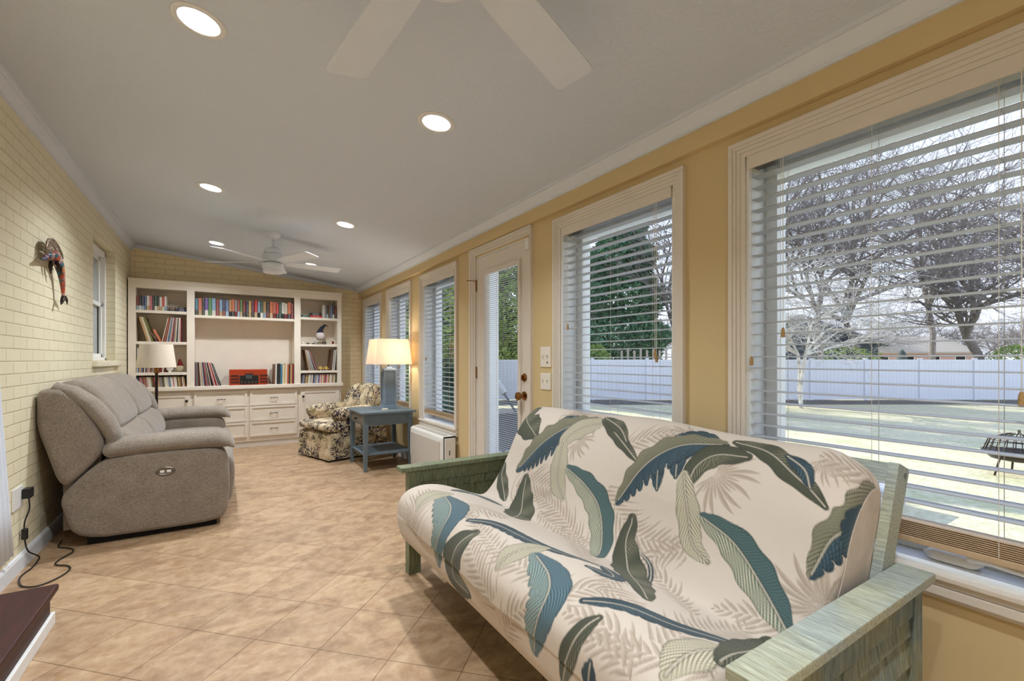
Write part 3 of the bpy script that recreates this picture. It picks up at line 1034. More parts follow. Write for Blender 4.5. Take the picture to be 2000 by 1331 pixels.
row(['white', 'grey', 'black', 'brown', 'slate blue', 'black', 'dark red'], 1.235, 1.428, 1.774, 'on the top shelf nearest the windows', 'hardbacks on the top shelf nearest the windows', h=(.18, .20))
for (xa, xb, z0, cn, tx) in [(.948, 1.065, 1.774, 'dark green', 'small dark green book lying flat alone at the shelf edge'), (1.07, 1.225, 1.774, 'bright red', 'bright red book lying flat under a black one'), (1.066, 1.22, 1.808, 'black', 'black book lying flat on top of a red one')]:
    t = thing('book', tx + ' on the window-side top shelf', 'book', ((xa + xb) / 2, 7.13, z0), group='books lying flat near the windows')
    dx = (xb - xa) / 2
    part('cover', MB().box(-dx, dx, -.06, .06, 0, .003).box(-dx, dx, -.06, .06, .030, .033).box(-dx, dx, -.06, -.057, .003, .030), book_mat(CN[cn], rgb(*CN[cn])), t, local=True)
    part('pages', MB().box(-dx + .003, dx - .003, -.057, .057, .003, .030), M['pages'], t, local=True)

RC = ['cream', 'grey', 'tan', 'white', 'black', 'grey', 'cream', 'brown', 'white', 'slate blue', 'white', 'pink']
def pick(n, seed):
    r = random.Random(seed)
    return [r.choice(RC + ['dark red', 'olive']) for _ in range(n)]
row(['tan', 'cream', 'olive'], -.765, -.70, 1.393, 'in the leaning trio on the second brick-side shelf', 'record albums leaning left on the second shelf', lean=-.27, name='record_album', cat='record album', kindw='record album', dep=.24, hs=.305)
book(-.645, .02, .16, .12, CN['orange'], 1.393, 7.07, 'small orange book leaning between record albums on the second brick-side shelf', None, -.45)
book(-.675, .014, .14, .12, CN['brown'], 1.393, 7.07, 'small brown book leaning between record albums on the second brick-side shelf', None, -.50)
row(['cream', 'brick red', 'tan', 'dark red', 'white', 'slate blue', 'grey', 'cream', 'pink', 'dark red', 'grey', 'tan', 'white', 'black', 'cream', 'white', 'pink'], -.625, -.435, 1.393, 'in the main row on the second brick-side shelf', 'record albums in the main row on the second shelf',
    lean=lambda u: .19 * (1 - u) + .01, name='record_album', cat='record album', kindw='record album', dep=.24, hs=.305)
row(pick(7, 3), -.865, -.80, 1.015, 'behind the floor lamp shade', 'record albums behind the floor lamp shade', lean=0.02, name='record_album', cat='record album', kindw='record album', dep=.24, hs=.30)
row(pick(16, 4), -.795, -.61, 1.015, 'in the short disc row below the lamp shade', 'disc cases below the lamp shade', lean=.05, name='disc_case', cat='disc case', kindw='disc case', hs=.125, dep=.14)
row(pick(38, 5), -.855, -.385, .833, 'on the lowest brick-side shelf', 'disc cases on the lowest brick-side shelf', lean=-.10, name='disc_case', cat='disc case', kindw='disc case', hs=.126, dep=.14)
row(pick(20, 6) + ['black', 'pink', 'white', 'bright red', 'bright red', 'white', 'black', 'grey', 'black'], -.284, -.005, .833, 'beside the wooden radio', 'record albums beside the wooden radio',
    lean=lambda u: -.02 - .30 * u ** 1.5, name='record_album', cat='record album', kindw='record album', dep=.24, hs=.305)
row(['brown', 'white', 'black', 'black', 'teal', 'cream', 'yellow', 'white', 'orange', 'black', 'tan', 'dark red'], .60, .855, .833, 'in the tall row right of the radio', 'tall books right of the radio', lean=.015, h=(.27, .285), dep=.2)
row(['brown', 'tan', 'cream', 'grey', 'white', 'grey', 'white', 'black', 'grey', 'pink', 'brown'], 1.04, 1.175, 1.393 - .378, 'leaning left on the third window-side shelf', 'record albums leaning left on the third window-side shelf',
    lean=lambda u: -.16 - .20 * u, name='record_album', cat='record album', kindw='record album', dep=.24, hs=.30)
row(['brown', 'black', 'cream', 'grey', 'white'], 1.335, 1.40, 1.015, 'leaning right on the third window-side shelf', 'record albums leaning right on the third window-side shelf', lean=.10, name='record_album', cat='record album', kindw='record album', dep=.24, hs=.30)
row(pick(34, 9), .95, 1.415, .833, 'on the lowest window-side shelf', 'disc cases on the lowest window-side shelf', lean=.07, name='disc_case', cat='disc case', kindw='disc case', hs=.127, dep=.14)

# retro radio
t = thing('tabletop_radio', 'red-orange wooden retro radio with a black dial on the counter', 'radio', (.303, 7.14, .833))
bx = part('radio_body', MB().box(.085, .525, 7.06, 7.27, .833, 1.040), M['radio'], t, bevel=.004)
for s_ in (0, 1):
    for k in range(3):
        xa = .10 + s_ * .34
        part('grille_slot', MB().box(xa, xa + .09, 7.054, 7.062, .862 + k * .043, .882 + k * .043), plain('dark_grille', rgb(60, 16, 8), .6), bx)
pn = part('dial_panel', MB().box(.205, .415, 7.050, 7.062, .850, .962).box(.262, .355, 7.048, 7.062, .962, .985), M['black'], t, bevel=.002)
mb = MB()
for (a, b_, c, d) in [(.200, .204, .848, .968), (.416, .420, .848, .968)]:
    mb.box(a, b_, 7.047, 7.060, c, d)
part('chrome_rim', mb, M['pewter'], pn)
part('dial_display', MB().box(.270, .345, 7.0455, 7.050, .918, .970), plain('dial_display_grey', rgb(70, 78, 84), .3), pn)
for k in range(5):
    part('button', MB().lathe([(.008, 0), (.008, -.006), (.004, -.008)], (.225 + k * .041, 7.050, .872), 12, 'Y'), M['pewter'], pn)

# gnome figurines and shelf ornaments
def gnome(x, y, z, s_, hat, beard, label, tilt, extra=None):
    t = thing('gnome_figurine', label, 'figurine', (x, y, z))
    part('body', MB().lathe([(.030 * s_, 0), (.040 * s_, .02 * s_), (.038 * s_, .05 * s_), (.028 * s_, .075 * s_), (.01 * s_, .085 * s_)], (x, y, z), 20), plain('grey_felt', rgb(150, 140, 130), .95), t, smooth=True)
    part('beard', MB().lathe([(.006 * s_, .002 * s_), (.032 * s_, .018 * s_), (.044 * s_, .045 * s_), (.038 * s_, .074 * s_), (.010 * s_, .088 * s_)], (x, y - .012 * s_, z), 18), plain('white_beard_%s' % label[:4], beard, .95, bump=.6, bdist=.006, scale=40), t, smooth=True)
    part('nose', MB().lathe([(.001, -.008 * s_), (.008 * s_, 0), (.001, .008 * s_)], (x, y - .046 * s_, z + .076 * s_), 12), plain('skin_nose', rgb(216, 170, 140), .6), t, smooth=True)
    part('hat', MB().tube([(x, y, z + .07 * s_), (x, y, z + .095 * s_), (x + tilt * .3 * s_, y, z + .13 * s_), (x + tilt * s_, y, z + .165 * s_), (x + tilt * 1.6 * s_, y, z + .150 * s_)], [.040 * s_, .030 * s_, .020 * s_, .010 * s_, .003], 18), plain('hat_felt', hat, .95), t, smooth=True)
    return t
gnome(-.445, 7.15, 1.015, 1.0, rgb(110, 24, 20), rgb(206, 192, 160), 'small gnome figurine with a dark red hat behind the floor lamp', -.01)
gn = gnome(1.215, 7.15, 1.455, 1.36, rgb(34, 36, 52), rgb(232, 220, 220), 'gnome figurine with a bent navy hat riding a white toy tricycle', .05)
t = thing('toy_tricycle', 'small white toy tricycle carrying a navy-hatted gnome on the shelf', 'ornament', (1.20, 7.15, 1.393))
part('frame', MB().tube([(1.145, 7.15, 1.418), (1.19, 7.15, 1.444), (1.25, 7.15, 1.444), (1.275, 7.15, 1.415)], .005, 8).tube([(1.15, 7.15, 1.418), (1.135, 7.15, 1.468), (1.115, 7.15, 1.478)], .0035, 8).box(1.19, 1.245, 7.13, 7.17, 1.444, 1.4545), M['white'], t)
for (xx, yy) in ((1.155, 7.15), (1.272, 7.125), (1.272, 7.175)):
    mb = MB()
    mb.tube([(xx + .021 * math.cos(a), yy, 1.4165 + .021 * math.sin(a)) for a in [2 * PI * k / 20 for k in range(21)]], .003, 6)
    for k in range(4):
        a = PI * k / 4
        mb.tube([(xx - .02 * math.cos(a), yy, 1.4165 - .02 * math.sin(a)), (xx + .02 * math.cos(a), yy, 1.4165 + .02 * math.sin(a))], .0012, 4)
    part('wheel', mb, plain('wheel_green_black', rgb(60, 66, 60), .5), t)
part('handlebar', MB().tube([(1.115, 7.13, 1.478), (1.115, 7.17, 1.478)], .003, 8), M['black'], t)
def blob(name, cat, x, y, z, rx, ry, rz, m, label):
    mb = MB().lathe([(.001, -1), (.5, -.87), (.87, -.5), (1, 0), (.87, .5), (.5, .87), (.001, 1)], n=16)
    mb.v = [(x + p[0] * rx * (1 + .08 * math.sin(5 * p[1] + 3 * p[2])), y + p[1] * ry, z + rz + p[2] * rz) for p in mb.v]
    return solo(name, mb, m, label, cat, smooth=True)
blob('seashell', 'seashell', .975, 7.11, 1.393, .022, .018, .016, plain('shell', rgb(230, 220, 204), .5), 'small white seashell on the second window-side shelf')
blob('polished_stone', 'stone', 1.045, 7.11, 1.393, .028, .02, .010, plain('stone', rgb(60, 44, 40), .35), 'dark polished stone next to the seashell')
blob('polished_stone', 'stone', 1.115, 7.10, 1.393, .028, .02, .008, plain('stone2', rgb(48, 34, 34), .35), 'flat dark stone between the other stone and the toy tricycle')
t = thing('picture_frame', 'tiny cream picture frame at the end of the second shelf', 'picture frame', (1.385, 7.12, 1.393))
part('frame', MB().box(1.360, 1.368, 7.115, 7.125, 1.393, 1.452).box(1.402, 1.410, 7.115, 7.125, 1.393, 1.452).box(1.368, 1.402, 7.115, 7.125, 1.444, 1.452).box(1.368, 1.402, 7.115, 7.125, 1.393, 1.401), M['cabinet'], t)
part('picture', MB().box(1.368, 1.402, 7.119, 7.123, 1.401, 1.444), plain('brown_picture', rgb(120, 56, 34), .6, var=.3, scale=60), t)
def toycar(x, label, c):
    t = thing('toy_car', label, 'toy car', (x, 7.12, 1.015))
    b_ = part('car_body', MB().prism([(x - .036, 1.026), (x + .036, 1.026), (x + .036, 1.046), (x + .022, 1.050), (x + .014, 1.072), (x - .018, 1.072), (x - .026, 1.050), (x - .036, 1.046)], 7.10, 7.14, 'Y'), plain('car_yellow', c, .4), t, bevel=.003)
    for xx in (x - .022, x + .022):
        for yy in (7.100, 7.140):
            part('wheel', MB().lathe([(.011, -.003), (.011, .003)], (xx, yy, 1.026), 14, 'Y'), M['black'], t)
toycar(1.215, 'yellow toy car on the third window-side shelf, beside the leaning records', rgb(214, 176, 96))
toycar(1.292, 'yellow toy car on the third window-side shelf, nearer the window wall', rgb(206, 166, 84))
t = thing('small_bowl', 'small white footed bowl below the floor lamp shade', 'bowl', (-.548, 7.11, 1.015))
part('bowl', MB().lathe([(.014, 0), (.016, .005), (.010, .01), (.030, .03), (.036, .052), (.033, .052), (.026, .032), (.004, .014)], (-.548, 7.11, 1.015), 24), M['white'], t, smooth=True)
t = thing('ornament_jar', 'small dark lidded jar behind the lamp stem on the shelf', 'jar', (-.598, 7.15, 1.015))
part('jar', MB().lathe([(.02, 0), (.026, .02), (.022, .045), (.016, .05)], (-.590, 7.19, 1.015), 20), plain('maroon', rgb(84, 34, 30), .3), t, smooth=True)
part('lid', MB().lathe([(.018, .05), (.016, .058), (.005, .064)], (-.590, 7.19, 1.015), 20), M['iron'], t, smooth=True)

# ================================================================== FUTON
# ---- futon mattress surface (numpy): fabric coordinates (y, s) -> x, z
FY0, FY1 = .555, 2.215
FPROF = [(1.46, .300), (1.0, .300), (.92, .296), (.86, .272), (.785, .264), (.742, .310), (.722, .39), (.722, .45), (.735, .50), (.78, .536), (.86, .546), (.95, .53), (1.06, .49), (1.15, .455), (1.21, .440), (1.262, .485), (1.318, .56),
         (1.358, .64), (1.40, .735), (1.455, .81), (1.515, .866), (1.58, .895), (1.625, .885), (1.655, .84), (1.650, .76), (1.60, .62), (1.53, .42), (1.49, .32)]
def fut_profile():
    P = np.array(FPROF)
    for _ in range(3):            # Chaikin, closed
        Q = np.roll(P, -1, axis=0)
        P = np.stack([P * .75 + Q * .25, P * .25 + Q * .75], 1).reshape(-1, 2)
    d = np.linalg.norm(np.roll(P, -1, axis=0) - P, axis=1)
    s = np.concatenate([[0], np.cumsum(d)])
    P = np.vstack([P, P[:1]])
    return P, s
FP, FS = fut_profile()
FLEN = FS[-1]
def fut_surf(y, s):
    """arrays y, s -> x, z, and outward normal nx, nz"""
    s = np.mod(s, FLEN)
    x = np.interp(s, FS, FP[:, 0])
    z = np.interp(s, FS, FP[:, 1])
    e = .006
    dx = np.interp(np.mod(s + e, FLEN), FS, FP[:, 0]) - np.interp(np.mod(s - e, FLEN), FS, FP[:, 0])
    dz = np.interp(np.mod(s + e, FLEN), FS, FP[:, 1]) - np.interp(np.mod(s - e, FLEN), FS, FP[:, 1])
    L = np.hypot(dx, dz) + 1e-9
    nx, nz = dz / L, -dx / L
    # which way is outward: profile runs under -> front -> top -> back (clockwise seen along +y)
    nx, nz = -nx, -nz
    u = (y - FY0) / (FY1 - FY0)
    seat = np.clip((1.25 - x) / .3, 0, 1) * (z > .42)
    back = np.clip((z - .46) / .2, 0, 1) * (x > 1.2) * (x < 1.66)
    off = .012 * np.sin(PI * np.clip(u, 0, 1)) * seat + .022 * np.sin(PI * np.clip(u, 0, 1)) * back
    off = off + .005 * np.sin(y * 11 + x * 9) * seat + .006 * np.sin(y * 8.3 - z * 12 + 1) * back
    # rounded ends
    r = .032
    dd = np.minimum(y - FY0, FY1 - y)
    k = np.clip(dd / r, 0, 1)
    off = off - r * (1 - np.sqrt(np.clip(1 - (1 - k) ** 2, 0, 1)))
    # near top corner sags, far front corner droops
    sag = .060 * np.clip((.68 - y) / .125, 0, 1) ** 1.6 * np.clip((z - .55) / .34, 0, 1)
    return x + nx * off, z + nz * off - sag, nx, nz

def fut_rows(step=.0032):
    """positions along the sofa and the matching fabric coordinate (arc length round the rounded ends)"""
    r = .032
    th = np.arange(0, PI / 2 - 1e-6, step / r)
    ya = FY0 + r * (1 - np.cos(th))
    ca = FY0 + r - r * (PI / 2 - th)
    mid = np.arange(FY0 + r, FY1 - r, step)
    yb = (FY0 + FY1) - ya[::-1]
    cb = (FY0 + FY1) - ca[::-1]
    return np.concatenate([ya, mid, yb]), np.concatenate([ca, mid, cb])
fut = thing('futon_sofa', 'futon sofa with a weathered green wooden frame and tropical leaf cover by the windows', 'sofa', (1.2, 1.45, 0))

def futon_colors(Yv, Sv):
    """tropical print in fabric coordinates (metres along the sofa, metres round the mattress)"""
    n = len(Yv)
    def C(r, g, b):
        return np.array([lin(r / 255), lin(g / 255), lin(b / 255)])
    base = C(193, 180, 167)
    col = np.tile(base, (n, 1))
    wob = np.sin(Yv * 61 + Sv * 23) * .5 + np.sin(Yv * 29 - Sv * 71 + 2) * .5
    TA, TB = C(142, 127, 112), C(178, 162, 146)
    AA = .0030
    def blend(idx, c_, al):
        al = np.clip(al, 0, 1)[:, None]
        col[idx] = col[idx] * (1 - al) + c_ * al
    def spine(P, m=30):
        P = np.array(P, float)
        if len(P) == 2:
            t = np.linspace(0, 1, m)[:, None]
            return P[0] * (1 - t) + P[1] * t
        Q = np.vstack([2 * P[0] - P[1], P, 2 * P[-1] - P[-2]])
        out = []
        k = len(P) - 1
        for u in np.linspace(0, k - 1e-6, m):
            i = int(u)
            t = u - i
            p0, p1, p2, p3 = Q[i], Q[i + 1], Q[i + 2], Q[i + 3]
            out.append(.5 * ((2 * p1) + (-p0 + p2) * t + (2 * p0 - 5 * p1 + 4 * p2 - p3) * t * t + (-p0 + 3 * p1 - 3 * p2 + p3) * t ** 3))
        return np.array(out)
    def local(P, W):
        S = spine(P)
        lo, hi = S.min(0) - W, S.max(0) + W
        idx = np.nonzero((Yv > lo[0]) & (Yv < hi[0]) & (Sv > lo[1]) & (Sv < hi[1]))[0]
        q = np.stack([Yv[idx], Sv[idx]], 1)
        best = np.full(len(idx), 9.0)
        tt = np.zeros(len(idx))
        sd = np.ones(len(idx))
        seg = np.linalg.norm(S[1:] - S[:-1], axis=1)
        cum = np.concatenate([[0], np.cumsum(seg)])
        for i in range(len(S) - 1):
            a, b_ = S[i], S[i + 1]
            e = b_ - a
            l2 = e @ e + 1e-12
            t = np.clip(((q - a) @ e) / l2, 0, 1)
            dv = q - (a + t[:, None] * e)
            dist = np.hypot(dv[:, 0], dv[:, 1])
            m_ = dist < best
            best[m_] = dist[m_]
            tt[m_] = cum[i] + t[m_] * seg[i]
            sd[m_] = np.sign(e[0] * dv[m_, 1] - e[1] * dv[m_, 0])
        return idx, best, tt, sd, cum[-1]
    def comb(P, W):
        """palm frond: long curved leaflets off a central rib"""
        idx, d, t, sd, L = local(P, W * 1.1)
        u = t / L
        per = .026
        ph = (t - d * 1.0 - 2.2 * d * d) / per + sd * .25
        kk = np.floor(ph)
        fr = ph - kk
        w_ = W * (.75 + .25 * np.sin(kk * 2.3)) * np.sin(PI * np.clip(u * .80 + .16, 0, 1)) ** .5
        q = np.clip(d / np.maximum(w_, 1e-4), 0, 1.2)
        half = .36 * np.clip(1 - q ** 2.4, 0, 1) * np.clip(.55 + q * 2, 0, 1)
        edge = (half - np.abs(fr - .5)) * per * .75
        sh = np.clip((fr - .5) / .36 * .5 + .5, 0, 1)[:, None]
        c_ = TA * (1 - sh) + TB * sh
        mid = np.clip(1 - np.abs(fr - .5) / .05, 0, 1)[:, None] * .35
        c_ = c_ * (1 - mid) + base * mid
        blend(idx, c_, np.where(half > .01, edge / AA + .5, 0) * np.where((t > 0) & (t < L), 1, 0))
    def fan(P, R):
        """palm fan: pointed leaflets bursting from one point"""
        a, b_ = np.array(P[0]), np.array(P[1])
        ax = math.atan2(b_[1] - a[1], b_[0] - a[0])
        idx = np.nonzero((np.abs(Yv - a[0]) < R) & (np.abs(Sv - a[1]) < R))[0]
        dy, ds = Yv[idx] - a[0], Sv[idx] - a[1]
        r = np.hypot(dy, ds)
        an = (np.arctan2(ds, dy) - ax + PI) % (2 * PI) - PI
        st = .21
        k = an / st + 1.2 * (r / R) ** 2 * np.sign(an)
        kk = np.floor(k + .5)
        fr = k - kk
        rl = R * (.76 + .24 * np.cos(kk * 2.1 + 1)) * np.clip(1 - (np.abs(an) / 2.2) ** 4, 0, 1)
        q = np.clip(r / np.maximum(rl, 1e-4), 0, 1)
        half = .44 * np.sin(PI * np.clip(q * .84 + .16, 0, 1)) ** .9
        edge = (half - np.abs(fr)) * st * r
        sh = np.clip(fr / .44 * .5 + .5, 0, 1)[:, None]
        c_ = TA * (1 - sh) + TB * sh
        blend(idx, c_, np.where((q < 1) & (np.abs(an) < 1.9), edge / AA + .5, 0))
    OD, OM, OL = C(34, 36, 27), C(72, 75, 56), C(168, 158, 132)
    BD, BM, BLt = C(14, 26, 32), C(38, 64, 76), C(92, 118, 128)
    CR, CG = C(204, 192, 168), C(80, 84, 66)
    GG, GB = C(46, 70, 66), C(100, 126, 134)
    def leafp(kind, P, W, other):
        idx, d, t, sd, L = local(P, W * 1.4)
        u = np.clip(t / L, 0, 1)
        shp = np.sin(PI * np.clip(u * .90 + .06, 0, 1)) ** .62
        wq = W * 1.18 * shp
        low = (sd < 0) if kind == 'olivetop' else (sd > 0)
        split = np.abs(np.sin(PI * (t - d * .8) / .044))
        lob = split ** .40
        if kind == 'olivetop':
            wq = np.where(low, wq * (.60 + .55 * lob), wq * (.86 + .10 * np.sin(t / .014)))
        elif kind in ('blue', 'bluegrey'):
            wq = np.where(low, wq * (.80 + .25 * lob), wq * (.92 + .08 * lob))
        else:
            wq = wq * (.95 + .06 * np.sin(t / .016))
        al = (wq - d) / AA + .5
        m_ = al > 0
        i2, dd, t2, lo2, u2, w2, al, sp2 = idx[m_], d[m_], t[m_], low[m_], u[m_], wq[m_], al[m_], split[m_]
        if not len(i2):
            return
        rel = np.clip(dd / np.maximum(w2, 1e-4), 0, 1)
        v_ = t2 - dd * 1.7 - 6 * dd * dd
        band = .5 + .5 * np.sin(2 * PI * v_ / .019 + .9 * wob[i2])
        fine = .5 + .5 * np.sin(2 * PI * v_ / .0105 + 2.2 * wob[i2])
        def two(a, b_, k):
            k = np.clip(k, 0, 1)[:, None]
            return a * (1 - k) + b_ * k
        amp = .55 + .45 * np.sin(Yv[i2] * 43 + Sv[i2] * 31 + P[0][0] * 9)
        band = .5 + (band - .5) * amp
        olive = two(OM, OL, (band * .95 - .25) * (.5 + .5 * rel) + .15 * fine)
        blue = two(two(BD, BM, 1.0 - .75 * rel * (1 - band) - .25 * fine), BLt, (band - .70) * 1.5)
        blue = blue * (1 - .75 * np.clip(1 - sp2 / .22, 0, 1) * np.clip(rel * 2 - .5, 0, 1))[:, None] if kind == 'olivetop' else blue
        cream = two(CG, CR, band * .9 + .25 * fine - .02 - .5 * np.clip(rel - .8, 0, 1))
        green = two(GG, GB, fine * .35 + .3 * band - .15)
        half2 = two(C(76, 96, 84), CR, band * 1.2 + .2 * fine - .35 - .6 * np.clip(.25 - rel, 0, 1))
        if kind == 'olive':
            c_ = two(two(OD, OM, .25 + fine * .4 + .3 * (1 - rel)), OL, (band - .55) * (~lo2) * 1.2)
        elif kind == 'olivetop':
            c_ = np.where(lo2[:, None], blue, olive)
        elif kind == 'blue':
            c_ = blue
        elif kind == 'bluegrey':
            c_ = np.where(lo2[:, None], two(GG, C(150, 164, 160), band * .9 - .1 + .2 * fine), two(BM, GB, band * .9 - .1))
        elif kind == 'cream':
            c_ = cream
        else:
            c_ = np.where(lo2[:, None], half2, green)
        edge = np.clip((rel - .86) / .14, 0, 1)
        c_ = c_ * (1 - .5 * edge[:, None])
        rb = np.clip(1 - np.abs(dd - .0045) / .0025, 0, 1) * .55
        c_ = c_ * (1 - rb[:, None])
        rib = np.clip(1.3 - dd / .0028, 0, 1)
        c_ = c_ * (1 - rib[:, None]) + C(168, 158, 142) * rib[:, None]
        blend(i2, c_, al)
    for (kind, P, W, o) in LEAVES:
        if kind == 'comb':
            comb(P, W)
        elif kind == 'fan':
            fan(P, W)
    for (kind, P, W, o) in LEAVES:
        if kind not in ('comb', 'fan'):
            leafp(kind, P, W, o)
    return col

LEAVES = [
    ('comb', [(1.395, 1.454), (1.187, 1.348), (0.999, 1.368)], 0.108, 't'),
    ('comb', [(1.099, 1.007), (1.563, 1.289), (1.995, 1.358)], 0.086, 't'),
    ('comb', [(1.891, 1.252), (1.903, 1.368), (1.683, 1.391)], 0.144, 't'),
    ('comb', [(0.987, 1.365), (1.083, 1.249), (0.931, 0.875)], 0.082, 't'),
    ('comb', [(0.787, 1.103), (0.983, 1.229), (1.127, 1.252)], 0.054, 't'),
    ('fan', [(0.951, 1.63), (0.799, 1.57)], 0.172, 't'),
    ('fan', [(1.671, 1.636), (1.479, 1.58)], 0.129, 't'),
    ('fan', [(0.565, 1.358), (0.647, 1.457)], 0.174, 't'),
    ('fan', [(0.561, 1.368), (0.537, 1.471)], 0.122, 't'),
    ('fan', [(0.655, 1.762), (0.595, 1.693)], 0.093, 't'),
    ('fan', [(1.111, 1.762), (1.179, 1.693)], 0.141, 't'),
    ('fan', [(1.711, 1.818), (1.755, 1.712)], 0.236, 't'),
    ('comb', [(0.683, 0.762), (0.807, 0.779), (0.939, 0.755)], 0.069, 't'),
    ('comb', [(0.553, 0.838), (0.643, 0.795), (0.807, 0.755)], 0.059, 't'),
    ('comb', [(0.671, 0.825), (0.707, 1.073), (0.715, 1.242)], 0.12, 't'),
    ('comb', [(1.067, 0.788), (1.275, 0.779), (1.659, 0.845)], 0.061, 't'),
    ('comb', [(1.227, 0.649), (1.347, 0.706), (1.463, 0.749)], 0.096, 't'),
    ('comb', [(1.995, 0.623), (1.983, 0.735), (2.083, 0.878)], 0.182, 't'),
    ('comb', [(0.683, 0.722), (0.743, 0.742), (0.855, 0.732)], 0.052, 't'),
    ('comb', [(0.975, 0.788), (0.927, 0.888), (0.807, 0.914)], 0.088, 't'),
    ('comb', [(1.679, 0.782), (1.707, 0.901), (1.571, 0.971)], 0.144, 't'),
    ('comb', [(1.195, 0.553), (1.119, 0.663), (1.043, 0.722)], 0.072, 't'),
    ('comb', [(1.355, 1.663), (1.271, 1.722), (1.183, 1.765)], 0.08, 't'),
    ('comb', [(0.549, 1.835), (0.591, 1.795), (0.675, 1.772)], 0.083, 't'),
    ('comb', [(0.595, 1.272), (0.715, 1.265), (0.823, 1.232)], 0.056, 't'),
    ('comb', [(1.807, 1.689), (1.815, 1.772), (1.751, 1.818)], 0.111, 't'),
    ('comb', [(1.727, 1.262), (1.503, 1.226), (1.359, 1.239)], 0.06, 't'),
    ('blue', [(0.995, 1.762), (1.087, 1.772), (1.163, 1.746)], 0.029, ''),
    ('blue', [(1.119, 1.726), (1.107, 1.659), (1.083, 1.587)], 0.03, ''),
    ('blue', [(1.203, 1.653), (1.167, 1.597), (1.143, 1.527)], 0.025, ''),
    ('blue', [(1.799, 1.775), (1.847, 1.726), (1.831, 1.64)], 0.03, ''),
    ('blue', [(1.131, 1.292), (1.067, 1.259), (0.987, 1.133)], 0.008, ''),
    ('olive', [(2.167, 1.789), (2.175, 1.706), (1.987, 1.613)], 0.073, ''),
    ('olivetop', [(1.631, 1.759), (1.783, 1.699), (1.895, 1.59), (2.039, 1.434)], 0.086, 'blue'),
    ('cream', [(1.587, 1.755), (1.683, 1.716), (1.739, 1.653), (1.739, 1.59)], 0.06, ''),
    ('cream', [(1.755, 1.613), (1.719, 1.52), (1.691, 1.431), (1.619, 1.368)], 0.052, ''),
    ('half', [(1.643, 1.5), (1.499, 1.451), (1.383, 1.371), (1.251, 1.169)], 0.057, ''),
    ('olive', [(1.947, 1.391), (1.875, 1.275), (1.659, 1.063)], 0.065, ''),
    ('olive', [(1.603, 1.779), (1.439, 1.696), (1.279, 1.61)], 0.026, ''),
    ('olive', [(1.603, 1.792), (1.455, 1.736), (1.375, 1.679)], 0.026, ''),
    ('olivetop', [(0.983, 1.755), (1.123, 1.709), (1.227, 1.603), (1.315, 1.444)], 0.06, 'blue'),
    ('olive', [(0.875, 1.722), (0.975, 1.706), (1.023, 1.646), (1.027, 1.57)], 0.044, ''),
    ('cream', [(1.055, 1.603), (0.999, 1.484), (0.959, 1.391), (0.891, 1.355)], 0.04, ''),
    ('half', [(0.939, 1.481), (0.827, 1.438), (0.715, 1.348), (0.619, 1.262)], 0.051, ''),
    ('olive', [(1.223, 1.395), (1.179, 1.259), (0.863, 0.99)], 0.054, ''),
    ('olive', [(0.943, 1.779), (0.823, 1.759), (0.707, 1.686), (0.615, 1.63)], 0.034, ''),
    ('blue', [(0.759, 1.755), (0.695, 1.716), (0.663, 1.663)], 0.02, ''),
    ('olivetop', [(0.537, 1.818), (0.541, 1.65), (0.585, 1.547), (0.611, 1.434)], 0.046, 'blue'),
    ('blue', [(0.537, 1.703), (0.537, 1.613), (0.537, 1.534)], 0.03, ''),
    ('olive', [(2.185, 1.421), (2.151, 1.351), (2.003, 1.245)], 0.035, ''),
    ('bluegrey', [(1.971, 0.878), (1.751, 0.812), (1.675, 0.735), (1.699, 0.593)], 0.065, ''),
    ('cream', [(2.011, 0.921), (2.003, 0.832), (1.959, 0.742)], 0.062, ''),
    ('blue', [(2.079, 0.974), (2.123, 1.133), (1.951, 1.189)], 0.03, ''),
    ('blue', [(1.599, 0.818), (1.475, 0.891), (1.207, 0.924), (1.083, 1.037)], 0.03, ''),
    ('olive', [(1.495, 0.782), (1.535, 0.692), (1.551, 0.593), (1.439, 0.583)], 0.066, ''),
    ('cream', [(1.231, 0.911), (1.247, 0.815), (1.247, 0.745)], 0.05, ''),
    ('bluegrey', [(1.179, 0.841), (1.063, 0.805), (1.011, 0.742), (1.031, 0.603)], 0.054, ''),
    ('blue', [(0.919, 0.808), (0.831, 0.884), (0.703, 0.941), (0.611, 1.093)], 0.03, ''),
    ('blue', [(1.059, 0.947), (0.995, 0.99), (1.099, 1.057)], 0.03, ''),
    ('olive', [(0.843, 0.792), (0.871, 0.699), (0.911, 0.586)], 0.028, ''),
    ('blue', [(0.799, 0.699), (0.799, 0.659), (0.791, 0.649)], 0.022, ''),
    ('cream', [(0.603, 0.957), (0.623, 0.848), (0.623, 0.769)], 0.048, ''),
    ('olive', [(0.651, 1.216), (0.603, 1.034), (0.577, 0.884)], 0.045, ''),
]

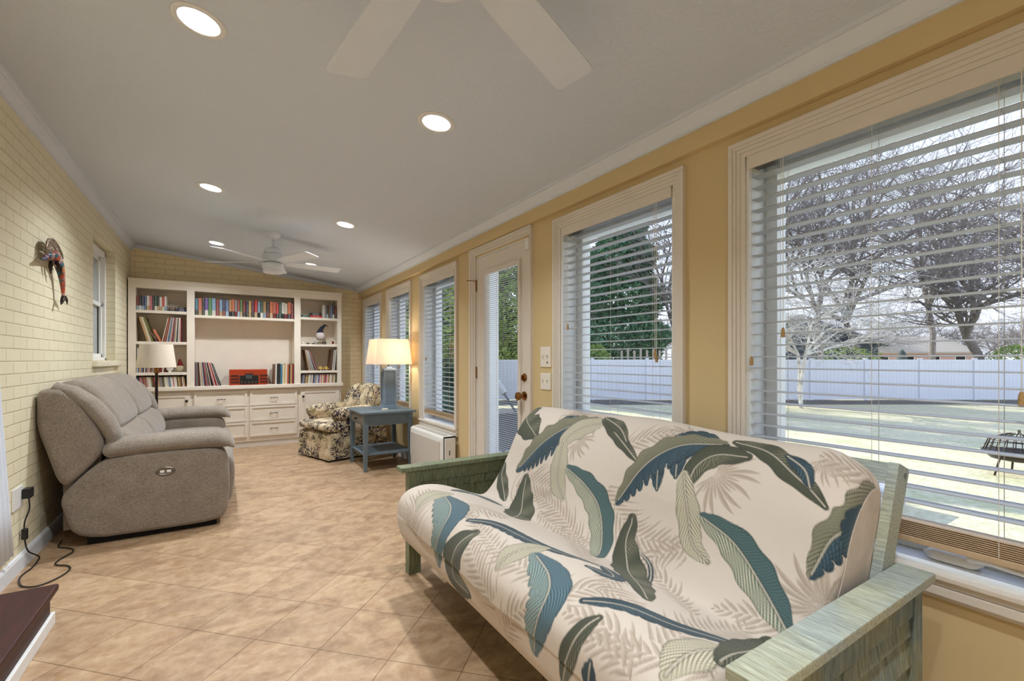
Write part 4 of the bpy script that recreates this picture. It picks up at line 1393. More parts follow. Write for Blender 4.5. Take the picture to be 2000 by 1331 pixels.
def build_mattress():
    ys, yc = fut_rows()
    fine = np.arange(.34, 1.88, .0032)
    ss = np.concatenate([np.arange(0, .33, .03), fine, np.arange(1.88 + .02, FLEN - .02, .03)])
    ny, ns = len(ys), len(ss)
    Yg, Sg = np.meshgrid(ys, ss, indexing='ij')
    X, Z, _, _ = fut_surf(Yg, Sg)
    Yc = np.repeat(yc[:, None], ns, 1)
    V = np.stack([X, Yg, Z], -1).reshape(-1, 3)
    V = V - np.array([1.2, 1.45, 0])
    i = np.arange(ny - 1)[:, None]
    j = np.arange(ns)[None, :]
    j2 = (j + 1) % ns
    F = np.stack([i * ns + j + 0 * j2, i * ns + j2, (i + 1) * ns + j2, (i + 1) * ns + j + 0 * j2], -1).reshape(-1, 4)
    me = bpy.data.meshes.new('mattress')
    faces = F.tolist()
    me.from_pydata(V.tolist(), [], faces)
    bm = bmesh.new()
    bm.from_mesh(me)
    bmesh.ops.recalc_face_normals(bm, faces=bm.faces)
    bm.to_mesh(me)
    bm.free()
    me.shade_smooth()
    c = futon_colors(Yc.reshape(-1), Sg.reshape(-1))
    at = me.color_attributes.new('print', 'FLOAT_COLOR', 'POINT')
    at.data.foreach_set('color', np.concatenate([c, np.ones((len(c), 1))], 1).astype(np.float32).reshape(-1))
    m = NT('tropical_leaf_print')
    a = m.n('Attribute')
    a.attribute_name = 'print'
    m.color(a.outputs['Color'])
    m.rough(.85)
    m.b.inputs['Sheen Weight'].default_value = .15
    v = m.coord()
    ff = m.noise(v, 7, 3, .5, .5)
    bp = m.bump(ff, .25, .02)
    me.materials.append(m.m)
    o = bpy.data.objects.new('mattress', me)
    COL.objects.link(o)
    o.parent = fut
    FRAME[o.name] = FRAME[fut.name]
    o['label'] = 'cream cover printed with green and blue banana leaves'
    endm = plain('cream_cover_end', rgb(193, 180, 167), .85)
    for row_, sg in ((0, -1), (ny - 1, 1)):
        step_ = 1
        ring = [(X[row_, q] , ys[row_], Z[row_, q]) for q in range(0, ns, step_)]
        mb_ = MB()
        k_ = len(ring)
        mb_.add(ring + [(p[0], p[1] + sg * .0015, p[2]) for p in ring], [tuple(range(k_)), tuple(range(2 * k_ - 1, k_ - 1, -1))] + [(q, (q + 1) % k_, k_ + (q + 1) % k_, k_ + q) for q in range(k_)])
        part('cover_end_panel', mb_, endm, fut)
build_mattress()

# frame
def futon_arm(y0, y1, face, mat_panel, mat_top):
    """end frame: legs, rails, lapped shingles and a flat top board"""
    t = part('armrest', MB().box(.815, 1.655, y0 - .012, y1 + .012, .565, .590), mat_top, fut, bevel=.003)
    for (a, b_, nm) in [(.862, .930, 'front_leg'), (1.545, 1.60, 'rear_leg')]:
        part(nm, MB().box(a, b_, y0, y1, 0, .565), mat_panel, fut, bevel=.003)
    mb = MB()
    mb.box(.930, 1.545, y0 + .004, y1 - .004, .495, .565)
    mb.box(.930, 1.545, y0 + .004, y1 - .004, .150, .215)
    mb.box(1.145, 1.185, y0 + .004, y1 - .004, .215, .495)
    part('end_rails', mb, mat_panel, fut, bevel=.003)
    mb = MB()
    ym = (y0 + y1) / 2
    r = random.Random(3)
    for (xa, xb) in ((.930, 1.145), (1.185, 1.545)):
        z = .20
        k = 0
        while z < .49:
            x = xa
            if k % 2:
                x = xa - .05
            while x < xb:
                wd = r.uniform(.085, .125)
                a, b_ = max(x, xa), min(x + wd - .003, xb)
                if b_ - a > .01:
                    zz = z - r.uniform(0, .012)
                    for sg in (-1, 1):
                        R = Matrix.Rotation(sg * math.radians(7), 3, 'X')
                        mb.obox(((a + b_) / 2, ym + sg * .012, zz + .05), (b_ - a, .007, .115), R)
                x += wd
            z += .088
            k += 1
    part('shingle_panel', mb, mat_panel, fut)
futon_arm(.452, .512, -1, M['wz'], M['wx'])
futon_arm(2.408, 2.468, 1, M['wg'], M['wg'])
part('front_rail', MB().box(.835, .860, .512, 2.408, .215, .268), M['wg'], fut, bevel=.003)
mb = MB()
for k in range(8):
    x = .85 + k * .076
    mb.box(x, x + .055, .52, 2.40, .268, .286)
mb.box(1.54, 1.57, .512, 2.408, .20, .262)
part('seat_slats', mb, M['wg'], fut)
for (ya, yb) in ((.526, .552), (2.222, 2.25)):
    # back frame post, reclined, inside the arm
    ps = part('back_post', MB().prism([(1.425, .30), (1.50, .30), (1.752, .838), (1.745, .848), (1.680, .872), (1.672, .866)], ya, yb, 'Y'), M['wx'], fut, bevel=.002)
    part('bolt_hole', MB().box(1.716, 1.730, ya - .001, ya + .002, .822, .838), M['black'], ps)
def on_back(d, z):          # x of the frame's front plane at height z, d behind it
    return 1.425 + (z - .30) * .4363 + d
mb = MB()
for (z0, z1) in ((.815, .865), (.50, .54), (.30, .34)):
    mb.prism([(on_back(.012, z0), z0), (on_back(.034, z0), z0), (on_back(.034, z1), z1), (on_back(.012, z1), z1)], .552, 2.222, 'Y')
for k in range(10):
    y = .66 + k * .15
    mb.prism([(on_back(.014, .34), .34), (on_back(.030, .34), .34), (on_back(.030, .815), .815), (on_back(.014, .815), .815)], y, y + .045, 'Y')
part('back_slats', mb, M['wx'], fut, bevel=.002)

# ================================================================== RECLINING LOVESEAT
ls = thing('reclining_loveseat', 'taupe grey upholstered reclining loveseat against the brick wall', 'sofa', (-.4, 4.95, 0))
NY, FYY = 3.835, 6.06
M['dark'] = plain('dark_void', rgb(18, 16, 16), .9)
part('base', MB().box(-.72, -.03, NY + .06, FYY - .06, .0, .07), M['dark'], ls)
SIDE = [(-.765, .045), (-.40, .038), (-.02, .035), (.035, .09), (.052, .25), (.045, .45), (.0, .555), (-.20, .565), (-.45, .568), (-.62, .545), (-.70, .485), (-.78, .40), (-.842, .318), (-.82, .22)]
def flare(y0):
    return None
for (a, b_) in ((NY, NY + .24), (FYY - .24, FYY)):
    sp_ = part('side_panel', MB().loft(SIDE, a, b_, .035, 'Y', smooth=2), M['tweed'], ls, smooth='all')
    # arm pad lofted along X
    ya, yb = a - .015, b_ + .02
    prof = [(ya, .575), (ya - .004, .61), (ya + .03, .652), (ya + .10, .668), ((ya + yb) / 2 + .03, .668), (yb - .05, .655), (yb, .61), (yb - .005, .56), ((ya + yb) / 2, .54), (ya + .05, .545)]
    def fnn(x, y, z):
        q = (x + .64) / .72
        return (x, y, z + .022 * q * (1 - q) * 4 * .6 - .012 * (1 - q) - (.05 * max(0, (q - .82) / .18) ** 2 if z > .58 else 0))
    part('arm_pad', MB().loft(prof, -.645, .080, .055, 'X', fn=fnn, smooth=2, mid=14), M['tweed'], ls, smooth='all')
btn = part('power_button_plate', MB().lathe([(.044, 0), (.047, -.004), (.040, -.007), (.036, -.004), (.004, -.003)], (0, 0, 0), 32, 'Y'), M['pewter'], ls, smooth=True, local=True)
btn.data.transform(Matrix.Translation((.083, -1.115, .428)) @ Matrix.Diagonal((1.15, 1, .62, 1)))
for k in (-1, 1):
    part('power_button', MB().box(-.317 + k * .018 - .012, -.317 + k * .018 + .012, NY - .007, NY - .001, .420, .436), M['whiteplastic'], btn, bevel=.002)
WING = [(-.835, .36), (-.905, .62), (-.950, .76), (-.985, .90), (-.948, .99), (-.86, 1.005), (-.80, .975), (-.73, .88), (-.66, .74), (-.63, .62), (-.655, .56), (-.74, .455)]
ROLL = [(-.88, 1.0), (-.80, .97), (-.71, .885), (-.635, .775), (-.595, .67), (-.615, .60)]
for (a, b_) in ((NY + .005, NY + .20), (FYY - .20, FYY - .005)):
    WG_ = [(max(x, -.945), z) for x, z in WING]
    part('back_wing', MB().loft(WG_, a, b_, .05, 'Y', smooth=2), M['tweed'], ls, smooth='all')
    ym = (a + b_) / 2
    pts = []
    for i in range(len(ROLL) - 1):
        for k in range(3):
            t_ = k / 3
            pts.append((ROLL[i][0] * (1 - t_) + ROLL[i + 1][0] * t_, ym, ROLL[i][1] * (1 - t_) + ROLL[i + 1][1] * t_))
    pts.append((ROLL[-1][0], ym, ROLL[-1][1]))
    n_ = len(pts)
    mb = MB().tube(pts, [.052 * (math.sin(PI * min(1, max(.12, (i + .6) / (n_ + .2)))) ** .35) for i in range(n_)], 20)
    mb.v = [(p[0], ym + (p[1] - ym) * 1.95, p[2]) for p in mb.v]
    part('wing_bolster', mb, M['tweed'], ls, smooth='all')
UP = [(-.91, .70), (-.93, .96), (-.90, 1.02), (-.82, 1.045), (-.73, 1.01), (-.655, .91), (-.60, .80), (-.585, .72), (-.63, .675), (-.78, .66)]
LO = [(-.85, .42), (-.84, .70), (-.66, .715), (-.57, .69), (-.505, .61), (-.475, .52), (-.49, .43), (-.60, .39)]
SE = [(-.62, .33), (-.60, .44), (-.50, .465), (-.25, .470), (-.06, .465), (.015, .445), (.03, .39), (-.02, .345), (-.3, .33)]
FR = [(-.02, .09), (-.03, .42), (.03, .455), (.075, .42), (.088, .34), (.080, .18), (.05, .085)]
ym = (NY + FYY) / 2
for (a, b_) in ((NY + .205, ym - .002), (ym + .002, FYY - .205)):
    part('head_cushion', MB().loft(UP, a, b_, .07, 'Y', smooth=3, puff=.05), M['tweed'], ls, smooth='all')
    part('lumbar_cushion', MB().loft(LO, a, b_, .05, 'Y', smooth=3, puff=.03), M['tweed'], ls, smooth='all')
    part('seat_cushion', MB().loft(SE, a + .03, b_, .05, 'Y', smooth=3, puff=.02), M['tweed'], ls, smooth='all')
    part('footrest', MB().loft(FR, a + .03, b_, .05, 'Y', smooth=3), M['tweed'], ls, smooth='all')
part('rear_panel', MB().box(-.84, -.66, NY + .10, FYY - .10, .10, .62), M['tweed'], ls)

# ================================================================== FLOOR LAMP
lx, ly = -.615, 6.45
fl = thing('floor_lamp', 'black floor lamp with a beige linen shade between loveseat and bookcase', 'lamp', (lx, ly, 0))
part('base', MB().lathe([(.13, 0), (.13, .012), (.05, .022), (.012, .03)], (lx, ly, 0), 32), M['iron'], fl, smooth=True)
part('pole', MB().tube([(lx, ly, .02), (lx, ly, 1.03)], .014, 14), M['iron'], fl, smooth=True)
part('socket', MB().lathe([(.020, 1.02), (.028, 1.03), (.022, 1.045), (.026, 1.06), (.018, 1.10)], (lx, ly, 0), 20), M['brass'], fl, smooth=True)
mb = MB().lathe([(.182, 1.085), (.150, 1.342)], (lx, ly, 0), 48, cap=False).lathe([(.148, 1.342), (.180, 1.085)], (lx, ly, 0), 48, cap=False)
part('lamp_shade', mb, M['linen'], fl, smooth='all')

# ================================================================== ARMCHAIR (local frame, faces +x)
ch = thing('armchair', 'swivel armchair in navy coral and olive leaf print beside the end table', 'armchair', (1.275, 5.965, 0), math.radians(198))
def cp(name, mb, m='coral', par=None, **k):
    return part(name, mb, M[m], par or ch, smooth='all', local=True, **k)
HW = .345
cp('seat_base', MB().loft([(-.40, .22), (-.40, .33), (.33, .33), (.36, .30), (.36, .22)], -HW, HW, .02, 'Y', smooth=1))
# skirt with kick pleats
pts = [(.372, -HW - .01), (.372, 0), (.372, HW + .01), (0, HW + .012), (-.41, HW), (-.43, 0), (-.41, -HW), (0, -HW - .012)]
vs, fs = [], []
ring = []
N = 96
P8 = []
for i in range(len(pts)):
    a, b_ = pts[i], pts[(i + 1) % len(pts)]
    for k in range(N // 8):
        t_ = k / (N // 8)
        P8.append((a[0] * (1 - t_) + b_[0] * t_, a[1] * (1 - t_) + b_[1] * t_))
for zi, (z, s_) in enumerate([(.305, 1.0), (.27, 1.0), (.15, 1.012), (.022, 1.03)]):
    for i, (x, y) in enumerate(P8):
        wv_ = 1 + .006 * math.sin(i * .9) * zi
        vs.append((x * s_ * wv_, y * s_ * wv_, z))
for zi in range(3):
    for i in range(N):
        fs.append((zi * N + i, zi * N + (i + 1) % N, (zi + 1) * N + (i + 1) % N, (zi + 1) * N + i))
cp('skirt', MB().add(vs, fs))
part('swivel_base', MB().lathe([(.24, 0), (.24, .02), (.10, .03), (.06, .22)], n=24), M['dark'], ch, local=True)
for sy in (-1, 1):
    a, b_ = sorted((sy * (HW - .12), sy * HW))
    cp('arm', MB().loft([(-.36, .30), (-.36, .54), (.20, .53), (.25, .50), (.27, .40), (.27, .30)], a, b_, .02, 'Y', smooth=1))
    ya = sy * (HW - .05)
    mb = MB().tube([(-.30, ya, .53), (-.1, ya, .535), (.1, ya, .53), (.23, ya, .522), (.275, ya, .51), (.29, ya, .50)], [.082, .086, .086, .084, .07, .03], 24)
    cp('arm_roll', mb)
cp('seat_cushion', MB().loft([(-.28, .33), (-.28, .43), (0, .445), (.30, .44), (.375, .42), (.39, .375), (.37, .33)], -HW + .10, HW - .10, .03, 'Y', smooth=2)
   .loft([(.20, .335), (.20, .435), (.30, .44), (.375, .42), (.388, .375), (.37, .335)], -HW - .015, HW + .015, .03, 'Y', smooth=2))
BK = [(-.26, .40), (-.215, .52), (-.225, .64), (-.27, .76), (-.315, .845), (-.37, .87), (-.425, .85), (-.445, .76), (-.43, .5), (-.40, .30)]
def bkf(x, y, z):
    u = y / .36
    return (x + .07 * u * u, y * (1 - .10 * max(0, (z - .6) / .3)), z - .07 * (u ** 4) * max(0, (z - .45) / .4))
cp('backrest', MB().loft(BK, -.335, .335, .07, 'Y', smooth=3, fn=bkf, mid=12))

# ================================================================== END TABLE, LAMP, HEATER
et = thing('end_table', 'blue-grey painted end table with drawer and lower shelf', 'table', (1.50, 5.1, 0))
tx0, tx1, ty0, ty1 = 1.215, 1.800, 4.80, 5.47
part('tabletop', MB().box(tx0, tx1, ty0, ty1, .600, .622), M['bluegrey'], et, bevel=.005, seg=3)
lx0, lx1, ly0, ly1 = tx0 + .03, tx1 - .03, ty0 + .03, ty1 - .03
for (x, y) in ((lx0, ly0), (lx1, ly0), (lx0, ly1), (lx1, ly1)):
    sx, sy = (1 if x == lx0 else -1), (1 if y == ly0 else -1)
    def sq(z, w_):
        return [(x, y, z), (x + sx * w_, y, z), (x + sx * w_, y + sy * w_, z), (x, y + sy * w_, z)]
    vs = sq(0, .034) + sq(.46, .048) + sq(.600, .048)
    fs = [(0, 1, 2, 3), (8, 9, 10, 11)] + [(i * 4 + k, i * 4 + (k + 1) % 4, i * 4 + 4 + (k + 1) % 4, i * 4 + 4 + k) for i in range(2) for k in range(4)]
    part('leg', MB().add(vs, fs), M['bluegrey'], et, bevel=.002)
mb = MB()
mb.box(lx0 + .048, lx1 - .048, ly0 + .006, ly0 + .026, .478, .600)
mb.box(lx0 + .048, lx1 - .048, ly1 - .026, ly1 - .006, .478, .600)
mb.box(lx1 - .026, lx1 - .006, ly0 + .048, ly1 - .048, .478, .600)
mb.box(lx0 + .008, lx0 + .026, ly0 + .048, ly1 - .048, .585, .600)
mb.box(lx0 + .008, lx0 + .026, ly0 + .048, ly1 - .048, .478, .486)
part('apron', mb, M['bluegrey'], et, bevel=.002)
dw = part('drawer', MB().box(lx0 + .003, lx0 + .018, ly0 + .053, ly1 - .053, .489, .582), plain('drawer_grey_brown', rgb(120, 114, 104), .5), et, bevel=.003)
part('knob', MB().lathe([(.007, 0), (.006, -.012), (.015, -.020), (.014, -.028), (.005, -.031)], (lx0 + .003, (ly0 + ly1) / 2, .535), 16, 'X'), M['iron'], dw, smooth=True)
part('lower_shelf', MB().box(lx0 + .01, lx1 - .01, ly0 + .01, ly1 - .01, .165, .185), M['bluegrey'], et, bevel=.003)

tlx, tly = 1.600, 5.14
tl = thing('table_lamp', 'lit table lamp with a square white shade and blue-grey column base', 'lamp', (tlx, tly, .622))
mb = MB()
for (w_, z0, z1) in [(.170, .622, .640), (.150, .640, .662), (.128, .662, .672)]:
    mb.box(tlx - w_ / 2, tlx + w_ / 2, tly - w_ / 2, tly + w_ / 2, z0, z1)
part('base', mb, M['bluegrey_lamp'], tl, bevel=.004)
mb = MB()
def frus(mb, w0, w1, z0, z1, x=tlx, y=tly):
    vs = []
    for (w_, z) in ((w0, z0), (w1, z1)):
        vs += [(x - w_ / 2, y - w_ / 2, z), (x + w_ / 2, y - w_ / 2, z), (x + w_ / 2, y + w_ / 2, z), (x - w_ / 2, y + w_ / 2, z)]
    return mb.add(vs, [(0, 1, 2, 3), (4, 5, 6, 7)] + [(k, (k + 1) % 4, 4 + (k + 1) % 4, 4 + k) for k in range(4)])
frus(mb, .128, .108, .672, 1.035)
nsl = 32
for k in range(nsl):
    z = .682 + k * .0108
    w_ = .128 - .020 * (z - .672) / .363 + .004
    mb.box(tlx - w_ / 2, tlx + w_ / 2, tly - w_ / 2 + .012, tly + w_ / 2 - .012, z, z + .007)
    mb.box(tlx - w_ / 2 + .012, tlx + w_ / 2 - .012, tly - w_ / 2, tly + w_ / 2, z, z + .007)
for sx in (-1, 1):
    for sy in (-1, 1):
        frus(mb, .020, .018, .672, 1.035, tlx + sx * .061, tly + sy * .061)
part('column', mb, M['bluegrey_lamp'], tl)
mb = MB()
for (w_, z0, z1) in [(.130, 1.035, 1.047), (.146, 1.047, 1.062), (.128, 1.062, 1.074), (.06, 1.074, 1.092)]:
    mb.box(tlx - w_ / 2, tlx + w_ / 2, tly - w_ / 2, tly + w_ / 2, z0, z1)
part('capital', mb, M['bluegrey_lamp'], tl, bevel=.003)
part('socket', MB().tube([(tlx, tly, 1.09), (tlx, tly, 1.18)], .013, 12), M['pewter'], tl, smooth=True)
mb = MB()
zs0, zs1 = 1.120, 1.402
hw0, hw1 = .205, .172
for (a0, a1) in ((hw0, hw1), (hw0 - .003, hw1 - .003)):
    vs = []
    for (w_, z) in ((a0, zs0), (a1, zs1)):
        vs += [(tlx - w_, tly - w_, z), (tlx + w_, tly - w_, z), (tlx + w_, tly + w_, z), (tlx - w_, tly + w_, z)]
    mb.add(vs, [(k, (k + 1) % 4, 4 + (k + 1) % 4, 4 + k) for k in range(4)])
part('lamp_shade', mb, M['litshade'], tl)
for (dx, dy) in ((-.13, 0), (.13, 0)):
    part('pull_chain', MB().tube([(tlx + dx, tly + dy, 1.125), (tlx + dx, tly + dy, 1.095)], .002, 6).lathe([(.001, 1.083), (.007, 1.088), (.005, 1.096)], (tlx + dx, tly + dy, 0), 10), M['brass'], tl)
for yy in (-.055, .055):
    part('light_bulb', MB().lathe([(.012, 1.17), (.018, 1.19), (.03, 1.22), (.032, 1.245), (.022, 1.268), (.004, 1.276)], (tlx, tly + yy, 0), 20), emit('warm_bulb', (1.0, .90, .76, 1), 12.0) if 'wb' not in M else M['wb'], tl, smooth='all')
pl = bpy.data.lights.new('table_lamp_bulb', 'POINT')
pl.energy = 6.5
pl.color = (1.0, .90, .76)
pl.shadow_soft_size = .035
po = bpy.data.objects.new('table_lamp_bulb', pl)
COL.objects.link(po)
po.parent = tl
po.location = (.07, -.06, .64)
t = thing('remote_control', 'small pale coaster and box at the foot of the table lamp', 'box', (1.52, 5.0, .622))
part('box', MB().box(1.485, 1.545, 4.975, 5.025, .622, .634), M['pages'], t, bevel=.002)
t.name = 'trinket_box'
t['label'] = 'tiny cream box at the foot of the table lamp'

ht = thing('space_heater', 'white panel heater standing under the third window', 'heater', (1.76, 4.28, 0))
part('housing', MB().loft([(1.70, .045), (1.70, .44), (1.712, .462), (1.80, .478), (1.815, .465), (1.815, .045)], 3.85, 4.73, .018, 'Y', smooth=2), M['whiteplastic'], ht, smooth=True)
part('front_panel', MB().box(1.692, 1.702, 3.93, 4.68, .075, .415), M['greypanel'], ht, bevel=.004)
part('control_end', MB().box(1.708, 1.812, 3.826, 3.846, .05, .455), M['whiteplastic'], ht, bevel=.006)
part('gap_strip', MB().box(1.704, 1.815, 3.845, 3.856, .05, .468), M['black'], ht)
part('control_slot', MB().box(1.748, 1.756, 3.824, 3.828, .30, .345), M['black'], ht)
part('top_grille', MB().box(1.735, 1.80, 3.90, 4.68, .468, .474), M['greypanel'], ht, bevel=.002)
for yy in (4.02, 4.58):
    part('foot', MB().loft([(1.62, .0), (1.63, .012), (1.72, .045), (1.80, .045), (1.835, .010), (1.835, 0)], yy - .02, yy + .02, .006, 'Y', smooth=1), M['black'], ht, smooth=True)

# ================================================================== STEP, CURTAIN, OUTLET, CORD, DOLPHIN
st = thing('wooden_step', 'dark cherry wooden step with white skirting in front of the camera-side brick wall', 'step', (-.80, 2.2, 0))
part('tread', MB().box(XL + .016, -.618, 1.3, 2.835, .140, .170), M['cherry'], st, bevel=.010, seg=4)
part('riser', MB().box(XL + .016, -.640, 1.3, 2.800, .0, .140), M['cherry'], st)
part('skirting', MB().box(-.640, -.626, 1.3, 2.816, 0, .055).box(XL + .016, -.640, 2.800, 2.816, 0, .055), M['white'], st, bevel=.004)

# pleated curtain panel at the left edge
n = 60
vs, fs = [], []
for j in range(9):
    z = .150 + (2.25 - .150) * j / 8
    sp_w = 1.0 - .13 * (z - .15)
    for i in range(n + 1):
        u = i / n
        y = 2.86 + (.57 - .20 * (z - .15)) * u
        x = -.925 + .010 * math.sin(u * 60) * (.7 + .3 * math.sin(u * 9))
        vs.append((x, y, z))
for j in range(8):
    for i in range(n):
        a = j * (n + 1) + i
        fs.append((a, a + 1, a + n + 2, a + n + 1))
cu = solo('curtain', MB().add(vs, fs), M['curtain'], 'white pleated curtain hanging against the brick wall at the picture edge', 'curtain', smooth='all')
sm = cu.modifiers.new('thickness', 'SOLIDIFY')
sm.thickness = .004

ot = thing('power_outlet', 'white outlet plate low on the brick wall beside the loveseat', 'outlet', (XL, 3.6, .33))
part('cover_plate', MB().box(XL, XL + .008, 3.52, 3.665, .350, .470), M['whiteplastic'], ot, bevel=.004)
pa = thing('power_adapter', 'black power adapter plugged into the wall outlet', 'power adapter', (XL + .03, 3.66, .39))
part('adapter_body', MB().box(XL + .009, XL + .045, 3.635, 3.695, .392, .448), M['black'], pa, bevel=.005)
cpts = [(XL + .03, 3.665, .394), (XL + .035, 3.655, .33), (XL + .02, 3.64, .26), (XL + .02, 3.64, .17), (XL + .025, 3.67, .09), (-.918, 3.76, .03), (-.912, 3.79, .0065), (-.905, 3.74, .006), (-.90, 3.62, .006), (-.915, 3.52, .006), (-.905, 3.44, .006), (-.87, 3.35, .006), (-.81, 3.31, .006), (-.75, 3.36, .006), (-.715, 3.46, .006), (-.735, 3.54, .006), (-.80, 3.60, .006), (-.80, 3.68, .006), (-.765, 3.78, .006), (-.79, 3.86, .006), (-.86, 3.93, .006), (-.87, 4.05, .006)]
def catmull(P, k=5):
    P = [Vector(p) for p in P]
    out = []
    Q = [P[0]] + P + [P[-1]]
    for i in range(len(P) - 1):
        p0, p1, p2, p3 = Q[i], Q[i + 1], Q[i + 2], Q[i + 3]
        for j in range(k):
            t_ = j / k
            out.append(.5 * ((2 * p1) + (-p0 + p2) * t_ + (2 * p0 - 5 * p1 + 4 * p2 - p3) * t_ * t_ + (-p0 + 3 * p1 - 3 * p2 + p3) * t_ ** 3))
    out.append(P[-1])
    return out
pcd = part('power_cord', MB().tube([(p.x, p.y, max(.0045, p.z)) for p in catmull(cpts)], .0038, 8), M['black'], pa, smooth='all')
part('cord_switch', MB().box(XL + .008, XL + .032, 3.628, 3.655, .165, .225), M['black'], pa, bevel=.004)

# dolphin wall sculpture
dl = thing('dolphin_wall_sculpture', 'colourful beaded metal dolphin hanging on the brick wall', 'wall sculpture', (XL, 4.1, 1.75))
XD = XL + .045
sp_pts = [(3.815, 1.778), (3.855, 1.785), (3.91, 1.805), (3.98, 1.826), (4.07, 1.842), (4.14, 1.822), (4.19, 1.785), (4.225, 1.74), (4.245, 1.69), (4.258, 1.64), (4.262, 1.60)]
rad = [.006, .010, .018, .027, .034, .034, .029, .023, .018, .013, .009]
def seg_mb(i0, i1):
    pts = catmull([(XD, a, b_) for a, b_ in sp_pts], 4)
    rr = []
    for i in range(len(rad) - 1):
        for j in range(4):
            rr.append(rad[i] * (1 - j / 4) + rad[i + 1] * j / 4)
    rr.append(rad[-1])
    mb = MB().tube(pts[i0:i1 + 1], rr[i0:i1 + 1], 14)
    mb.v = [(XD + (p[0] - XD) * .8, p[1], p[2]) for p in mb.v]
    return mb
m = NT('mosaic_enamel')
vo = m.n('TexVoronoi')
vo.inputs['Scale'].default_value = 34
m.l(m.coord(), vo.inputs['Vector'])
m.color(m.ramp(vo.outputs['Color'], [(0.2, rgb(24, 18, 20)), (0.34, rgb(24, 110, 120)), (0.44, rgb(200, 74, 34)), (0.52, rgb(26, 20, 24)), (0.6, rgb(34, 54, 120)), (0.68, rgb(214, 140, 60)), (0.76, rgb(150, 26, 36)), (0.9, rgb(210, 204, 190))]))
m.rough(.3)
vo2 = m.n('TexVoronoi')
vo2.inputs['Scale'].default_value = 90
m.l(m.coord(), vo2.inputs['Vector'])
m.bump(vo2.outputs['Distance'], .8, .006)
body = part('body', seg_mb(0, 40), m.m, dl, smooth='all')
mb = MB()
r = random.Random(5)
for k in range(34):
    u = (k % 17) / 16
    lay = k // 17
    y0, z0 = 3.93 + .29 * u, (1.862 if lay == 0 else 1.83) + (.062 if lay == 0 else .04) * math.sin(PI * (u * .8 + .15)) - .03 * u
    rr = .018 + .008 * r.random()
    mb.tube([(XD, y0 + rr * math.cos(a) * (1 - .03 * q), z0 + rr * math.sin(a) * (1 - .03 * q)) for q, a in [(q, 2 * PI * q / 14) for q in range(20)]], .0045, 6)
mb.tube([(XD, 3.90, 1.80), (XD, 3.905, 1.87), (XD, 3.95, 1.925), (XD, 4.04, 1.945), (XD, 4.14, 1.93), (XD, 4.22, 1.895), (XD, 4.25, 1.86)], .006, 8)
part('dorsal_filigree', mb, plain('antique_silver', rgb(150, 130, 112), .4, .6, var=.3, scale=60), dl, smooth='all')
mb = MB().tube([(XD, 4.02, 1.80), (XD - .01, 4.03, 1.765), (XD - .012, 4.045, 1.725)], [.014, .011, .003], 8)
mb.tube([(XD + .01, 4.07, 1.81), (XD + .02, 4.10, 1.77), (XD + .02, 4.125, 1.73)], [.015, .012, .003], 8)
part('flippers', mb, M['iron'], dl, smooth='all')
mb = MB().tube([(XD, 4.262, 1.605), (XD, 4.245, 1.575), (XD, 4.215, 1.545)], [.011, .012, .003], 8)
mb.tube([(XD, 4.262, 1.605), (XD, 4.30, 1.605), (XD, 4.345, 1.59), (XD, 4.36, 1.56)], [.011, .012, .008, .002], 8)
part('tail_flukes', mb, M['iron'], dl, smooth='all')
part('hanging_peg', MB().tube([(XL, 4.07, 1.84), (XD - .02, 4.07, 1.84)], .005, 8), M['iron'], dl)

# ================================================================== OUTDOORS
GZ = -.66
m = NT('winter_lawn')
v = m.coord()
a = m.noise(v, 1.2, 5, .6)
b2 = m.noise(v, 14, 5, .7)
g = m.mix(.55, m.ramp(a, [(.35, rgb(220, 212, 176)), (.5, rgb(228, 218, 188)), (.62, rgb(198, 200, 150))]), m.ramp(b2, [(.35, rgb(164, 160, 118)), (.65, rgb(234, 222, 190))]))
m.color(g)
m.rough(.95)
m.bump(b2, .6, .05)
M['lawn'] = m.m
solo('ground', MB().box(XR + .23, 70, -30, 90, GZ - .3, GZ), M['lawn'], 'pale winter lawn outside the windows', 'lawn', kind='structure')

F2 = (math.sin(YAW), math.cos(YAW))
R2 = (math.cos(YAW), -math.sin(YAW))
FEX, FEY = F2[0] * 20.4, F2[1] * 20.4        # middle of the fence line
def along(u):
    return (FEX + R2[0] * u, FEY + R2[1] * u)
ROTF = -YAW
M['fencevinyl'] = plain('fence_vinyl', rgb(226, 228, 236), .35, var=.01, scale=2)
fe = thing('privacy_fence', 'long white vinyl privacy fence across the end of the lawn', 'fence', (FEX, FEY, GZ), ROTF)
u = -11.0
k = 0
while u < 30:
    part('fence_post', MB().box(u - .065, u + .065, -.065, .065, 0, 1.86).box(u - .075, u + .075, -.075, .075, 1.86, 1.885), M['fencevinyl'], fe, local=True, bevel=.006)
    mb = MB()
    a, b_ = u + .065, u + 2.43 - .065
    npl = 14
    for q in range(npl):
        xa = a + (b_ - a) * q / npl
        mb.box(xa + .003, xa + (b_ - a) / npl - .003, -.012, .012, .12, 1.74)
    mb.box(a, b_, -.022, .022, .04, .16)
    mb.box(a, b_, -.022, .022, 1.70, 1.82)
    part('fence_panel', mb, M['fencevinyl'], fe, local=True)
    u += 2.43
    k += 1
mb = MB()
